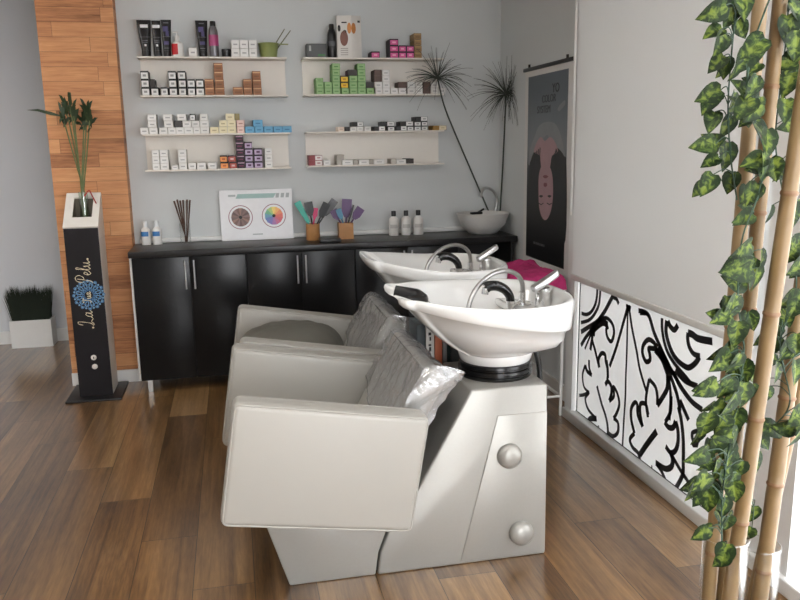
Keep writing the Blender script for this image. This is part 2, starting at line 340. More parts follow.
for pts, w in (
    (z1((235, 20), (232, 130), (215, 215), (180, 275), (140, 295), (100, 285)), .017),
    (z1((262, 20), (258, 130), (245, 220), (205, 300), (160, 345), (95, 365)), .017),
    (z1((95, 445), (150, 410), (215, 370), (262, 330)), .022), (z1((95, 560), (130, 500), (175, 440), (215, 390)), .02),
    (z1((128, 590), (165, 500), (205, 410)), .012),
    (z1((245, 345), (300, 265), (350, 170), (375, 130)), .022), (z1((375, 150), (400, 165), (418, 205)), .018),
    (z1((205, 480), (215, 400), (250, 350), (310, 325), (360, 370), (378, 440), (365, 510), (345, 525), (318, 480), (312, 420), (330, 400)), .018),
    (z1((230, 400), (280, 365), (325, 385)), .03), (z1((200, 380), (205, 430)), .03),
    (z1((175, 600), (190, 500), (205, 440), (240, 400)), .02), (z1((180, 430), (195, 530), (215, 600)) + z2((250, 150)), .018),
    (z1((500, 215), (460, 360), (420, 500), (390, 600)) + z2((340, 140)), .017),
    (z1((497, 215), (492, 400), (488, 600)) + z2((480, 200), (475, 400), (462, 600), (450, 830)), .012),
    (z1((505, 215), (530, 400), (570, 600)) + z2((600, 170)) + k2((350, 390)), .015),
    (z2((250, 150), (245, 80), (270, 30), (300, 40), (308, 100), (322, 160), (325, 240)), .02),
    (k5((190, 40), (170, 110), (180, 200), (218, 243)), .014), (k5((145, 265), (180, 260), (220, 240)), .016), (k5((216, 248), (190, 290), (212, 370), (272, 440)), .016),
    (k5((205, 470), (230, 440), (275, 440)), .026), (k5((290, 490), (290, 555)), .008), (k5((190, 40), (205, 85), (238, 112)), .020), (k5((238, 112), (220, 60), (218, 0)), .015),
    (k5((278, 195), (310, 320), (345, 430), (360, 530), (350, 590)), .017), (k5((350, 0), (360, 80), (355, 150)), .017), (k5((340, 185), (360, 160), (385, 200), (385, 260), (370, 308)), .020),
    (k5((370, 308), (405, 270), (400, 200), (430, 250), (445, 330), (425, 400), (402, 437)), .017), (k5((402, 437), (435, 470), (435, 540), (400, 570), (362, 545)), .018),
    # right half
    (z3((-12, 5), (70, 40), (120, 190), (180, 330), (250, 480), (330, 620)), .02),
    (z3((150, 320), (110, 270), (70, 255), (30, 300), (22, 370), (50, 440), (85, 430), (85, 380), (75, 330), (110, 330), (150, 330)), .020),
    (z3((130, 340), (190, 420), (235, 540), (250, 600)), .026), (z3((150, 330), (215, 430), (275, 560)), .034),
    (z3((190, 70), (192, 180), (225, 330), (290, 450), (390, 570), (430, 620)), .017), (z3((230, 90), (225, 200), (265, 340), (320, 430), (390, 485), (430, 490), (480, 450), (510, 400)), .022),
    (z3((515, 395), (460, 375), (425, 320), (410, 250), (412, 195)), .020), (z3((412, 195), (450, 210), (500, 245), (620, 270)), .026),
    (z3((240, 95), (260, 140), (295, 170), (325, 130)), .022),
    (k2((370, 295), (352, 385), (345, 470), (360, 580)), .017), (k2((370, 295), (415, 350), (430, 420), (430, 490)), .018), (k2((430, 490), (470, 430), (505, 360), (508, 270)), .022),
    (k1((512, 185), (495, 110), (460, 100), (450, 130), (455, 200), (470, 275)), .019), (k1((470, 275), (435, 190), (430, 110), (410, 95), (385, 140), (385, 220), (408, 325)), .019),
    (k1((408, 325), (375, 370), (395, 430), (440, 480), (455, 580)), .019), (k1((450, 485), (500, 410), (575, 310)), .026),
    (k2((515, 270), (530, 420), (520, 600)), .016), (k3((235, -30), (228, 90), (190, 165)), .018), (k3((185, 165), (215, 205), (250, 205), (268, 160)), .022), (k3((268, 160), (285, 230), (285, 320), (265, 380), (230, 395), (193, 348)), .021),
    (k3((228, 388), (245, 450), (235, 500), (190, 515), (118, 470)), .024), (k3((120, 475), (160, 530), (190, 600)), .018), (k2((530, 270), (575, 400), (600, 520)) + k3((290, 60), (310, 150), (325, 300), (325, 450), (320, 560), (270, 660)), .020),
    (k3((300, 0), (330, 70), (365, 150)), .020), (k3((240, 415), (300, 520), (380, 640)), .018), (k3((90, 490), (85, 550)), .008),
    (z4((370, 20), (440, 150), (530, 270), (620, 340)), .022), (z4((390, 0), (470, 90), (580, 140)), .022),
): stroke(pts, w)
stroke(z5((395, 10), (362, 30), (370, 90), (405, 100), (430, 60), (420, 10)), .016, close=True)
plate(orn, W(*z5((350, 110), (420, 110), (410, 150), (370, 150))), (-1, 0, 0), thick=.0008)
plate(orn, W(*z1((480, 205), (525, 225), (520, 260), (485, 260))), (-1, 0, 0), thick=.0008)
plate(orn, W(*z3((0, 0), (70, 20), (70, 50), (0, 45))), (-1, 0, 0), thick=.0008)
build('film_ornament', orn, INK, win)
# roller blind
bl = thing('roller_blind', (1.722, 3.04, .79), 'large pale roller blind pulled most of the way down the right window', 'blind')
gb = MB(); ny, nz = 24, 30
vs = [(1.722 + .002 * math.sin(j * 1.1), 2.30 + 1.485 * j / ny, .80 + 1.70 * i / nz) for i in range(nz + 1) for j in range(ny + 1)]
fs = [(i * (ny + 1) + j, i * (ny + 1) + j + 1, (i + 1) * (ny + 1) + j + 1, (i + 1) * (ny + 1) + j) for i in range(nz) for j in range(ny)]
gb.add(vs, fs); build('blind_cloth', gb, BLIND, bl)
build('bottom_bar', MB().rbox((1.722, 3.043, .796), (.016, 1.49, .030), .005), mat('blind_bar', rgb(214, 212, 208), .5), bl)
build('roller_tube', MB().tube([(1.722, 2.30, 2.51), (1.722, 3.785, 2.51)], .0115, 12), WHITE, bl)
build('pull_chain', MB().tube(cm([(1.712, 3.798, 2.48), (1.714, 3.802, 1.9), (1.716, 3.806, 1.18), (1.716, 3.800, 1.15), (1.716, 3.794, 1.18), (1.714, 3.793, 1.9), (1.712, 3.79, 2.48)], 8), .0035, 6), WHITE, bl)
struct('exterior_ground', MB().box(XR + .3, 14, -12, 14, -.08, -.02).box(XL - 8, XR + .3, -14, YFR - .12, -.08, -.02), mat('street_paving', rgb(176, 174, 170), .9, var=.1, scale=4))

# ------------------------------------------------------------------ cabinets and counter
cabs = [('base_cabinet', 'black two-door base cabinet at the wood-clad column, leftmost under the counter', -.612, .061, None),
        ('base_cabinet', 'black two-door base cabinet in the middle, behind the far shampoo chair', .063, .741, None),
        ('base_cabinet', 'black two-door base cabinet behind the basins, last before the right wall', .743, 1.42, None)]
for nm, lab, x0, x1, _ in cabs:
    t = thing(nm, ((x0 + x1) / 2, 5.08, 0), lab, 'cabinet', 'gloss black base cabinets under the counter')
    b = MB().box(x0, x1, 4.895, 5.26, .08, .845, 0)
    if x0 < -.5: b.box(x0 - .012, x0, 4.885, 5.16, .08, .845, 1)
    build('body', b, [BLACK, mat('grey_edge_band', rgb(196, 194, 190), .5)], t)
    xm = (x0 + x1) / 2
    for a, c, hx in ((x0 + .002, xm - .0015, xm - .026), (xm + .0015, x1 - .002, xm + .026)):
        d = build('door', MB().rbox(((a + c) / 2, 4.884, .461), (c - a, .018, .760), .002), GLOSSB, t)
        h = MB().tube([(hx, 4.852, .645), (hx, 4.852, .822)], .0055, 10).tube([(hx, 4.852, .665), (hx, 4.876, .665)], .004, 6).tube([(hx, 4.852, .80), (hx, 4.876, .80)], .004, 6)
        ho = build('handle', h, STEEL, d)
    for lx in (x0 + .05, x1 - .05):
        for ly in (4.915, 5.2):
            build('leg', MB().box(lx - .014, lx + .014, ly - .014, ly + .014, 0, .08), STEEL, t)
t = thing('open_base_unit', (1.62, 5.08, 0), 'dark open base unit under the counter end by the right wall', 'cabinet')
build('body', MB().box(1.424, 1.44, 4.90, 5.26, .0, .845).box(1.79, 1.806, 4.90, 5.26, 0, .845).box(1.44, 1.79, 5.245, 5.26, .0, .845).box(1.44, 1.79, 4.9, 5.245, .08, .10).box(1.44, 1.79, 4.92, 5.245, .45, .466), BLACK, t)
tag(build('countertop', MB().rbox((.598, 5.065, .866), (2.45, .41, .038), .004), COUNTER), 'long black countertop running across the base cabinets along the back wall', 'countertop')

# ------------------------------------------------------------------ wall shelves
SH = {}
def shelf(key, label, x0, x1, zt, zb):
    t = thing('wall_shelf', ((x0 + x1) / 2, YB, zb), label, 'shelf', 'cream metal wall shelves')
    build('back_panel', MB().box(x0 + .004, x1 - .004, YB - .012, YB - .002, zb, zt), SHELF, t)
    build('shelf_board', MB().rbox(((x0 + x1) / 2, YB - .077, zt - .005), (x1 - x0, .15, .01), .002), SHELF, t)
    build('shelf_board', MB().rbox(((x0 + x1) / 2, YB - .077, zb - .005), (x1 - x0, .15, .01), .002), SHELF, t)
    SH[key] = (zt, zb)
shelf('A', 'upper left cream metal wall shelf with black tubes and a green bowl', -.515, .385, 2.036, 1.807)
shelf('B', 'upper right cream metal wall shelf holding the tall carton', .486, 1.405, 2.036, 1.810)
shelf('C', 'lower left cream metal wall shelf holding white and blue boxes on top', -.520, .385, 1.574, 1.355)
shelf('D', 'lower right cream metal wall shelf, the emptiest of the four', .490, 1.405, 1.576, 1.361)
SN = {'A': 'upper left shelf', 'B': 'upper right shelf', 'C': 'lower left shelf', 'D': 'lower right shelf'}
YS = YB - .15     # front edge of the shelves
def boxmat(c): return mat('card_%d_%d_%d' % c, rgb(*c), .55, var=.04, scale=90)
OW, OR_, OB = (228, 226, 222), (172, 122, 84), (22, 22, 24)
ORD = ['first', 'second', 'third', 'fourth', 'fifth', 'sixth', 'seventh', 'eighth', 'ninth', 'tenth', 'eleventh', 'twelfth', 'thirteenth', 'fourteenth', 'fifteenth', 'sixteenth', 'seventeenth', 'eighteenth', 'nineteenth', 'twentieth']
ROWN = ['bottom row', 'second row', 'third row', 'fourth row', 'top of the stack']
def carton(x0, x1, z0, z1, y0, y1, body, face, mark, style):
    """a small hair colour box: card body, printed end"""
    b = MB().rbox(((x0 + x1) / 2, (y0 + y1) / 2, (z0 + z1) / 2), (x1 - x0, y1 - y0, z1 - z0), .0012, 0, seg=1)
    w, h = x1 - x0, z1 - z0; ym = y0 - .0004
    def pl(a, c, d, e, m): b.box(x0 + a * w, x0 + c * w, ym, y0 + .0005, z0 + d * h, z0 + e * h, m)
    if style == 'label':   pl(.06, .94, .04, .80, 1); b.box(x0 + .3 * w, x0 + .7 * w, ym - .0003, ym, z0 + .3 * h, z0 + .58 * h, 2)
    elif style == 'band':  pl(.04, .96, .74, .88, 1); pl(.2, .8, .3, .42, 2)
    elif style == 'side':  pl(.46, .97, .06, .94, 1); b.box(x0 + .6 * w, x0 + .85 * w, ym - .0003, ym, z0 + .38 * h, z0 + .6 * h, 2)
    elif style == 'plain': pl(.05, .95, .05, .95, 1)
    else:                  pl(.05, .95, .05, .95, 1); b.box(x0 + .25 * w, x0 + .75 * w, ym - .0003, ym, z0 + .38 * h, z0 + .55 * h, 2)
    return b, [boxmat(body), boxmat(face), boxmat(mark)]
STY = {  # look: words, body, face, mark, style
    'wb': ('white-ended black', OB, (224, 224, 222), (150, 150, 150), 'label'),
    'br': ('copper brown', (150, 98, 62), (214, 168, 128), (120, 78, 48), 'band'),
    'wh': ('plain white', (214, 212, 207), (232, 231, 228), (176, 176, 176), 'text'),
    'cr': ('cream', (224, 214, 186), (236, 226, 190), (190, 176, 140), 'text'),
    'pk': ('pale pink', (216, 176, 168), (236, 206, 196), (190, 140, 130), 'text'),
    'bl': ('light blue', (80, 146, 186), (104, 168, 204), (64, 120, 160), 'text'),
    'or': ('orange-ended black', OB, (232, 150, 84), (190, 100, 50), 'label'),
    'rd': ('red-ended black', (46, 22, 28), (176, 84, 70), (220, 190, 190), 'label'),
    'pu': ('purple-ended dark', (38, 24, 40), (190, 172, 200), (90, 50, 90), 'label'),
    'pm': ('magenta-striped dark', (44, 22, 38), (196, 160, 180), (130, 50, 90), 'band'),
    'gr': ('green', (100, 150, 80), (150, 186, 128), (84, 140, 64), 'text'),
    'gd': ('dark charcoal', (60, 56, 54), (60, 56, 54), (84, 78, 74), 'plain'),
    'ye': ('yellow-ended dark', (60, 44, 26), (232, 190, 40), (190, 140, 30), 'label'),
    'bn': ('dark brown', (96, 76, 68), (96, 76, 68), (120, 100, 90), 'plain'),
    'mg': ('pink-ended black', (36, 22, 32), (216, 92, 150), (240, 170, 200), 'label'),
    'go': ('gold', (150, 120, 80), (186, 152, 104), (110, 84, 50), 'band'),
    'ws': ('half-white black', (52, 52, 54), (232, 232, 230), (150, 150, 150), 'side'),
    'pc': ('peach', (226, 206, 186), (236, 218, 200), (200, 170, 150), 'text'),
    'dr': ('half-white crimson', (140, 60, 66), (228, 220, 216), (160, 90, 96), 'side'),
    'gg': ('grey-beige', (176, 170, 160), (176, 170, 160), (150, 146, 138), 'plain'),
    'ol': ('olive', (150, 138, 92), (150, 138, 92), (120, 108, 70), 'plain'),
    'gw': ('white-ended gold', (160, 122, 56), (232, 220, 190), (200, 180, 140), 'side'),
}
GAP = .0006
def board(shelf_key, top, h, rows, depth=.13):
    """rows: per row a list of (style, px0, px1[, height in px])"""
    z = SH[shelf_key][0 if top else 1] + .0002
    for r, row in enumerate(rows):
        row = sorted(row, key=lambda a: a[1]); prev = None
        for i, it in enumerate(row):
            st, a, c = it[:3]; hh = it[3] if len(it) > 3 else h
            zz = z + r * (h + GAP)
            yy = YS + .004 + rnd.uniform(0, .003)
            X0 = at(a, 100, yy).x; X1 = at(c, 100, yy).x
            # columns are measured on the photo at this board's height
            py = PYS[(shelf_key, top)]
            X0 = at(a, py, yy).x; X1 = at(c, py, yy).x
            if prev is not None and X0 < prev + GAP: X0 = prev + GAP
            prev = X1
            words, body, face, mark, style = STY[st]
            mb, ms = carton(X0, X1, zz, zz + hh, yy, yy + depth - rnd.uniform(0, .008), body, face, mark, style)
            nm = 'hair_color_box'
            o = build(nm, mb, ms, smooth=False)
            bn_ = 'top' if top else 'lower'
            tag(o, '%s colour box, %s from left in %s, %s board of %s' % (words, ORD[i], ROWN[r].replace('top of the stack', 'fifth row'), bn_, SN[shelf_key]), 'box', 'hair colour boxes on the %s, %s board' % (SN[shelf_key], bn_))
PYS = {('A', True): 52, ('A', False): 90, ('C', True): 130, ('C', False): 167, ('B', True): 54, ('B', False): 91, ('D', True): 127, ('D', False): 162}
board('A', False, .0475, [
    [('wb', 141.5, 149.5), ('wb', 151, 158.5), ('wb', 160.7, 168), ('wb', 169.3, 177.3), ('wb', 178.7, 186.3), ('wb', 187.7, 195.2), ('wb', 196, 204.5), ('br', 205.2, 214.5), ('br', 215, 224.5), ('br', 233, 242.8), ('br', 243.6, 252), ('br', 253, 261.7)],
    [('wb', 141.5, 149.5), ('gd', 150.3, 155.5), ('wb', 169.3, 177), ('wb', 179, 186.5), ('wb', 188, 195.3), ('wb', 196.5, 204.2), ('br', 205.2, 214), ('br', 215.3, 224.3), ('br', 243.6, 252), ('br', 253, 261.5)],
    [('wb', 141.5, 149.5), ('wb', 169, 177), ('wb', 178.5, 186.5), ('br', 215, 224), ('br', 253, 261.3)],
    [('br', 215, 224)]])
board('A', True, .052, [[('wh', 188.5, 197), ('wh', 231.5, 240), ('wh', 240.2, 248.8), ('wh', 249, 257.2)], [('wh', 231.6, 240), ('wh', 240.3, 248.8), ('wh', 249.2, 257.2)]]) if False else None
board('C', True, .0395, [
    [('wh', 140, 148.5), ('wh', 149, 157.7), ('wh', 159, 167.6), ('wh', 168, 175.8), ('wh', 176, 184), ('wh', 184.2, 193.2), ('wh', 193.4, 200.3), ('wh', 200.5, 209.2), ('cr', 210, 218.7), ('cr', 219.3, 227.2), ('cr', 227.5, 236.3), ('pk', 237, 244.5), ('bl', 245.2, 254.4), ('bl', 255, 263.4), ('bl', 264, 273), ('bl', 273.6, 282.2), ('bl', 282.6, 291.7)],
    [('wh', 148.3, 157), ('wh', 164.5, 173.7), ('gd', 175, 182.8), ('wh', 183, 191.5), ('wh', 191.8, 200), ('wh', 200.5, 209.3), ('cr', 219.5, 227.3), ('cr', 227.6, 236.2), ('pk', 237, 245), ('bl', 253.5, 263)],
    [('wh', 148.3, 157), ('wh', 164, 173), ('wh', 178, 187), ('wb', 190.6, 196), ('wh', 200.5, 208.5), ('cr', 226.3, 235), ('ol', 235.4, 240.3)]])
board('C', False, .0405, [
    [('wh', 152.5, 160), ('wh', 160.5, 169), ('wh', 171.4, 178.4, .028), ('wh', 179, 187.2), ('wh', 188.5, 196.2), ('wh', 197, 206), ('wh', 208, 217), ('or', 220.4, 228.9), ('rd', 229.3, 237.3), ('pm', 237.7, 245.2), ('pu', 245.6, 253.8), ('pu', 254.4, 263.2), ('wh', 265.2, 273)],
    [('wh', 152.5, 160), ('wh', 160.5, 169), ('wh', 179, 187.2), ('or', 220.2, 227.9), ('rd', 228.3, 236.6), ('pm', 237.4, 245), ('pu', 245.4, 253.6), ('pu', 254.6, 263.2), ('wh', 265.4, 273)],
    [('wh', 152.6, 160), ('wh', 160.6, 168.8), ('wh', 179, 187.2), ('pm', 237.2, 245), ('pu', 245.5, 253.6), ('pu', 254.7, 263), ('wh', 265.6, 272.8)],
    [('pm', 237, 244.8), ('pu', 245.4, 253.3)],
    [('pm', 236.8, 244.6)]])
board('B', False, .0375, [
    [('gr', 316.2, 324), ('gr', 324.5, 332.2), ('gr', 332.7, 340.5), ('gr', 341.5, 349), ('gr', 349.5, 357.7), ('gr', 358, 366), ('gr', 366.7, 374.2), ('wh', 375.7, 382.5), ('wh', 383, 390), ('wh', 390.7, 397.8), ('wh', 398.7, 406.2), ('wh', 407.7, 415.2), ('wh', 415.5, 422.7), ('bn', 423.2, 430.6), ('wh', 431.2, 438.3), ('wh', 438.7, 445.6)],
    [('gr', 316.2, 324), ('gr', 324.5, 332.2), ('gr', 332.7, 340.3), ('ye', 340.9, 348.6), ('gr', 349.5, 357.7), ('gr', 358, 366), ('gd', 366.4, 374.2), ('wh', 374.7, 382.4), ('wh', 383, 390), ('bn', 398.4, 407), ('wh', 407.7, 415.2), ('wh', 415.5, 422.7), ('bn', 423.2, 430.6), ('wh', 431.2, 438.5)],
    [('gr', 316, 323.5, .024), ('gr', 332.7, 340.3), ('ye', 340.9, 348.6), ('gr', 349.5, 357.7), ('gr', 358, 366), ('bn', 374.7, 382), ('wh', 382.6, 390)],
    [('gr', 332.7, 340.5), ('gd', 348.5, 357.6), ('gr', 358, 365.8), ('bn', 374.7, 382), ('wh', 382.6, 390)],
    [('gr', 332.8, 340.8), ('gr', 358, 365.7)]])
board('B', True, .0385, [
    [('mg', 371.2, 379.8), ('mg', 389.9, 398.5), ('mg', 398.9, 406.2), ('mg', 406.6, 414.1), ('go', 414.7, 421.8, .036)],
    [('mg', 389.9, 398.5), ('mg', 398.9, 406.2), ('mg', 406.6, 414.1), ('go', 414.7, 421.8, .036)],
    [('mg', 389.9, 398.5), ('go', 414.4, 421.6, .036)],
    [('go', 414.2, 421.5, .036)]])
board('D', True, .029, [
    [('pc', 338, 344.3), ('gd', 345, 349.8), ('wh', 350.2, 356.5), ('wh', 356.9, 363.5), ('wh', 364.2, 371), ('ws', 374, 385.2), ('wb', 387.7, 394.6), ('ws', 396.2, 406.8), ('wb', 407.2, 413.6), ('wb', 414.3, 421), ('wb', 421.5, 427.7), ('gw', 433, 446.5)],
    [('ws', 352.5, 363.5), ('ws', 381.3, 394.5), ('ws', 400, 413.4), ('wb', 414.4, 421), ('wb', 421.6, 427.6)],
    [('ws', 415.5, 427.8)]])
board('D', False, .0325, [
    [('dr', 309.2, 322.5), ('wh', 323.4, 330.6), ('gg', 337, 341.6), ('wh', 342.2, 353), ('gg', 353.4, 358.4), ('wh', 359, 369.2), ('gg', 369.6, 373.5), ('wh', 374, 384.6), ('gg', 390.8, 396.4), ('wh', 396.8, 406, .028), ('gd', 406.4, 413.8)],
    [('dr', 309.2, 322.5), ('gg', 337, 344.4)]])
# six small white boxes and one more on the upper left top board
for r in range(2):
    for i, (a, c) in enumerate(((231.6, 239.8), (240.1, 248.6), (248.9, 257.2))):
        y0 = YS + .004; X0, X1 = at(a, 52, y0).x, at(c, 52, y0).x; z = SH['A'][0] + .0002 + r * .0505
        mb, ms = carton(X0 + .0005, X1 - .0005, z, z + .05, y0, y0 + .06, *STY['wh'][1:]); o = build('small_white_box', mb, ms, smooth=False)
        tag(o, 'small white box beside the green bowl, %s, %s' % (['left column', 'middle column', 'right column'][i], ['lower row', 'upper row'][r]), 'box', 'small white boxes beside the green bowl')
y0 = YS + .004; X0, X1 = at(188.7, 52, y0).x, at(196.8, 52, y0).x
mb, ms = carton(X0, X1, SH['A'][0] + .0002, SH['A'][0] + .052, y0, y0 + .06, *STY['wh'][1:])
tag(build('small_white_box', mb, ms, smooth=False), 'single small white box between the red-labelled pump bottle and a tube', 'box')

# ---- taller things on the shelves
def on(px, py, y): return at(px, py, y)
ZA = SH['A'][0] + .0003
def tube_stand(a0, a1, b0, b1, ytop, label, logo, dy=0):
    """cosmetic tube standing on its cap: wide crimped end up"""
    y = YS + .035 + dy
    T0, T1 = on(a0, ytop, y).x, on(a1, ytop, y).x; B0, B1 = on(b0, 55, y).x, on(b1, 55, y).x; zt = on((a0 + a1) / 2, ytop, y).z
    t = thing('hair_color_tube', ((B0 + B1) / 2, y, ZA), label, 'tube', 'black tubes standing on the upper left shelf')
    loops = []; H = zt - ZA - .035
    for k in range(11):
        u = k / 10; cx = (B0 + B1) / 2 * (1 - u) + (T0 + T1) / 2 * u; hw = ((B1 - B0) * (1 - u) + (T1 - T0) * u) / 2; hd = .021 * (1 - u ** 1.5) + .0015
        p = 1 if u < .9 else .6
        loops.append([Vector((cx + hw * math.cos(q) * (1 if abs(math.cos(q)) > .2 else 1), y + hd * math.sin(q), ZA + .035 + H * u)) for q in [2 * PI * j / 24 for j in range(24)]])
    build('body', MB().loft(loops, cap0=True, cap1=True), mat('black_tube', rgb(22, 22, 26), .3), t)
    build('cap', MB().lathe([((B1 - B0) / 2 * .97, ZA), ((B1 - B0) / 2, ZA + .03), ((B1 - B0) / 2 * .96, ZA + .036)], ((B0 + B1) / 2, y, 0), 20, sy=.75), mat('black_cap', rgb(14, 14, 15), .35), t)
    p = MB(); cx0 = (B0 + B1) / 2; cx1 = (T0 + T1) / 2
    def mark(u, w, h, m, dx=0):
        cx = cx0 * (1 - u) + cx1 * u + dx; zz = ZA + .035 + H * u; yy = y - (.021 * (1 - u ** 1.5) + .0015) * .99 - .001
        p.box(cx - w / 2, cx + w / 2, yy - .0006, yy + .003, zz - h / 2, zz + h / 2, m)
    if logo == 'w':
        mark(.80, .045, .018, 0); mark(.44, .07, .002, 1); mark(.17, .012, .012, 0); mark(.32, .03, .004, 1); mark(.26, .03, .003, 1)
    else:
        mark(.90, .03, .006, 1); mark(.7, .03, .03, 2, -.004); mark(.55, .018, .03, 2, .006); mark(.45, .05, .002, 1); mark(.25, .03, .02, 2); mark(.08, .03, .004, 1)
    build('print', p, [mat('print_white', rgb(220, 220, 224), .5), mat('print_grey', rgb(110, 110, 116), .5), mat('print_violet', rgb(70, 62, 110), .5)], t, smooth=False)
tube_stand(136, 150.6, 142, 151.3, 20, 'black tube with white oval mark, at the far left end of the shelf', 'w')
tube_stand(151, 160, 154, 162.3, 20.5, 'black tube with white oval mark, second from the left shelf end', 'w', .004)
tube_stand(160.2, 171, 163.6, 171.2, 19.8, 'black and violet tube beside the red-labelled pump bottle', 'v')
tube_stand(194.8, 207.3, 199.3, 207.3, 20.5, 'lone black and blue tube beside the grey spray can', 'v')
def bottle(name, px, py, y, z, r, h, neck, capm, bodym, label, cat, group=None, cap_r=None, cap_h=.03, band=None, pump=False, sy=1.0):
    c = on(px, py, y); c = Vector((c.x, y, z)); t = thing(name, c, label, cat, group); cr = cap_r or neck
    hb = h - cap_h
    build('body', MB().lathe([(r * .94, z), (r, z + .004), (r, z + hb * .78), (r * .93, z + hb * .86), (neck * 1.2, z + hb * .97), (neck, z + hb)], (c.x, y, 0), 24, sy=sy), bodym, t)
    cpb = MB().lathe([(cr, z + hb), (cr, z + h - .004), (cr * .9, z + h)], (c.x, y, 0), 16)
    if pump: cpb.tube([(c.x, y, z + h), (c.x, y, z + h + .018)], .004, 8).rbox((c.x - .008, y, z + h + .02), (.03, .012, .008), .003)
    build('pump_cap' if pump else 'cap', cpb, capm, t)
    if band:
        m, z0, z1 = band[:3]; a0, a1 = band[3] if len(band) > 3 else (0, 2 * PI)
        n = 20; vs = []; fs = []
        for i in range(n + 1):
            q = a0 + (a1 - a0) * i / n
            for zz in (z0, z1): vs.append((c.x + (r + .0008) * math.cos(q), y + (r + .0008) * sy * math.sin(q), z + zz))
        for i in range(n): fs.append((2 * i, 2 * i + 2, 2 * i + 3, 2 * i + 1))
        build('label_band', MB().add(vs, fs), m, t)
    return t
PW = mat('white_plastic', rgb(228, 226, 222), .35); PB = mat('black_plastic', rgb(20, 20, 22), .3)
bottle('pump_bottle', 178.3, 55, YS + .04, ZA, .036, .125, .014, PW, PW, 'white pump bottle with red label standing beside the black tubes', 'bottle', band=(mat('red_label', rgb(190, 36, 44), .45), .012, .075, (PI * .95, PI * 1.52)), pump=True)
sc_ = bottle('spray_can', 214.5, 55, YS + .035, ZA, .029, .212, .017, PB, mat('grey_can', rgb(120, 118, 122), .3, .4), 'slim grey spray can with pink label and black cap', 'bottle', band=(mat('pink_label', rgb(176, 70, 120), .4), .065, .13))
jar = thing('jar', Vector((on(226.5, 55, YS + .035).x, YS + .035, ZA)), 'small black jar between the spray can and the white boxes', 'jar'); c = LOC[jar.name]
build('body', MB().lathe([(.026, ZA), (.0275, ZA + .004), (.0275, ZA + .03)], (c.x, c.y, 0), 24), PB, jar); build('lid', MB().lathe([(.029, ZA + .03), (.029, ZA + .046), (.027, ZA + .048)], (c.x, c.y, 0), 24), mat('dark_lid', rgb(40, 40, 42), .35), jar)
# green mixing bowl with two brushes in it
cb = Vector((on(268.8, 55, YS + .065).x, YS + .065, ZA)); t = thing('mixing_bowl', cb, 'green tint mixing bowl at the right end of the upper left shelf', 'bowl')
GRN = mat('green_plastic', rgb(142, 152, 92), .4)
build('bowl', MB().lathe([(.046, ZA), (.050, ZA + .003), (.061, ZA + .08), (.066, ZA + .085), (.064, ZA + .088), (.057, ZA + .078), (.046, ZA + .008), (0.0, ZA + .006)], (cb.x, cb.y, 0), 28), GRN, t)
build('handle', MB().rbox((cb.x + .095, cb.y, ZA + .084), (.06, .022, .006), .002), GRN, t)
for i, (a, b_, lb) in enumerate((((cb.x + .0, cb.y - .01, ZA + .02), on(284.5, 29, cb.y - .01), 'left of two tint brushes leaning in the green bowl'), ((cb.x + .026, cb.y + .012, ZA + .022), on(290.5, 30.5, cb.y + .02), 'right of two tint brushes leaning in the green bowl'))):
    tag(build('tint_brush', MB().tube([a, Vector(a).lerp(Vector(b_), .4), b_], [.006, .0035, .0028], 8), mat('olive_brush', rgb(110, 112, 84), .5)), lb, 'brush', 'tint brushes in the green bowl')
# upper right shelf: grey carton, black bottle, tall carton
ZBt = SH['B'][0] + .0003
y0 = YS + .01; X0, X1 = on(306.8, 52, y0).x, on(326.8, 52, y0).x; z1_ = on(316, 43.6, y0).z
t = thing('grey_carton', ((X0 + X1) / 2, y0 + .05, ZBt), 'low dark grey carton at the left end of the upper right shelf', 'box')
build('body', MB().rbox(((X0 + X1) / 2, y0 + .05, (ZBt + z1_) / 2), (X1 - X0, .1, z1_ - ZBt), .002), mat('grey_card', rgb(82, 84, 84), .5), t)
build('print', MB().box(X0 + .015, X0 + .028, y0 - .0006, y0, z1_ - .045, z1_ - .012), mat('print_lightgrey', rgb(170, 174, 172), .5), t, smooth=False)
build('green_print', MB().box(X0 + .07, X1 - .012, y0 - .0006, y0, ZBt + .008, ZBt + .02), mat('print_green', rgb(64, 120, 70), .5), t, smooth=False)
bottle('developer_bottle', 332.2, 55, YS + .035, ZBt, .028, .205, .016, PB, PB, 'tall slim black bottle between grey carton and tall white carton', 'bottle', cap_h=.028, band=(mat('print_dimgrey', rgb(70, 70, 74), .4), .07, .1))
a = on(352, 56, YS + .012); b_ = on(337.2, 56, YS + .03); d = on(362, 56, YS + .04); zt = on(350, 15.5, YS + .02).z
a.z = b_.z = d.z = ZBt; e = b_ + (d - a)
t = thing('tall_carton', (a + e) / 2, 'tall white carton with orange disc and brown picture on the shelf', 'box')
pr = MB().rprism([a, b_, e, d], (0, 0, zt - ZBt), .0015, seg=1); build('body', pr, mat('white_card', rgb(222, 218, 212), .5), t)
u1 = (a - b_); L1 = u1.length; u1 = u1.normalized(); n1 = Vector((u1.y, -u1.x, 0)); n1 = n1 if n1.y < 0 else -n1
u2 = (d - a); L2 = u2.length; u2 = u2.normalized(); n2 = Vector((u2.y, -u2.x, 0)); n2 = n2 if n2.y < 0 else -n2
pm = MB(); pm2 = MB()
def disc(c, r, ux, n, m, rz=None, pm=pm): plate(pm, [c + ux * (r * math.cos(2 * PI * k / 24)) + Vector((0, 0, (rz or r) * math.sin(2 * PI * k / 24))) for k in range(24)], n, m, .0006)
Hc = zt - ZBt
disc(b_ + u1 * L1 * .5 + Vector((0, 0, Hc * .46)), L1 * .27, u1, n1, 0, Hc * .18); disc(b_ + u1 * L1 * .18 + Vector((0, 0, Hc * .70)), L1 * .1, u1, n1, 2, Hc * .08)
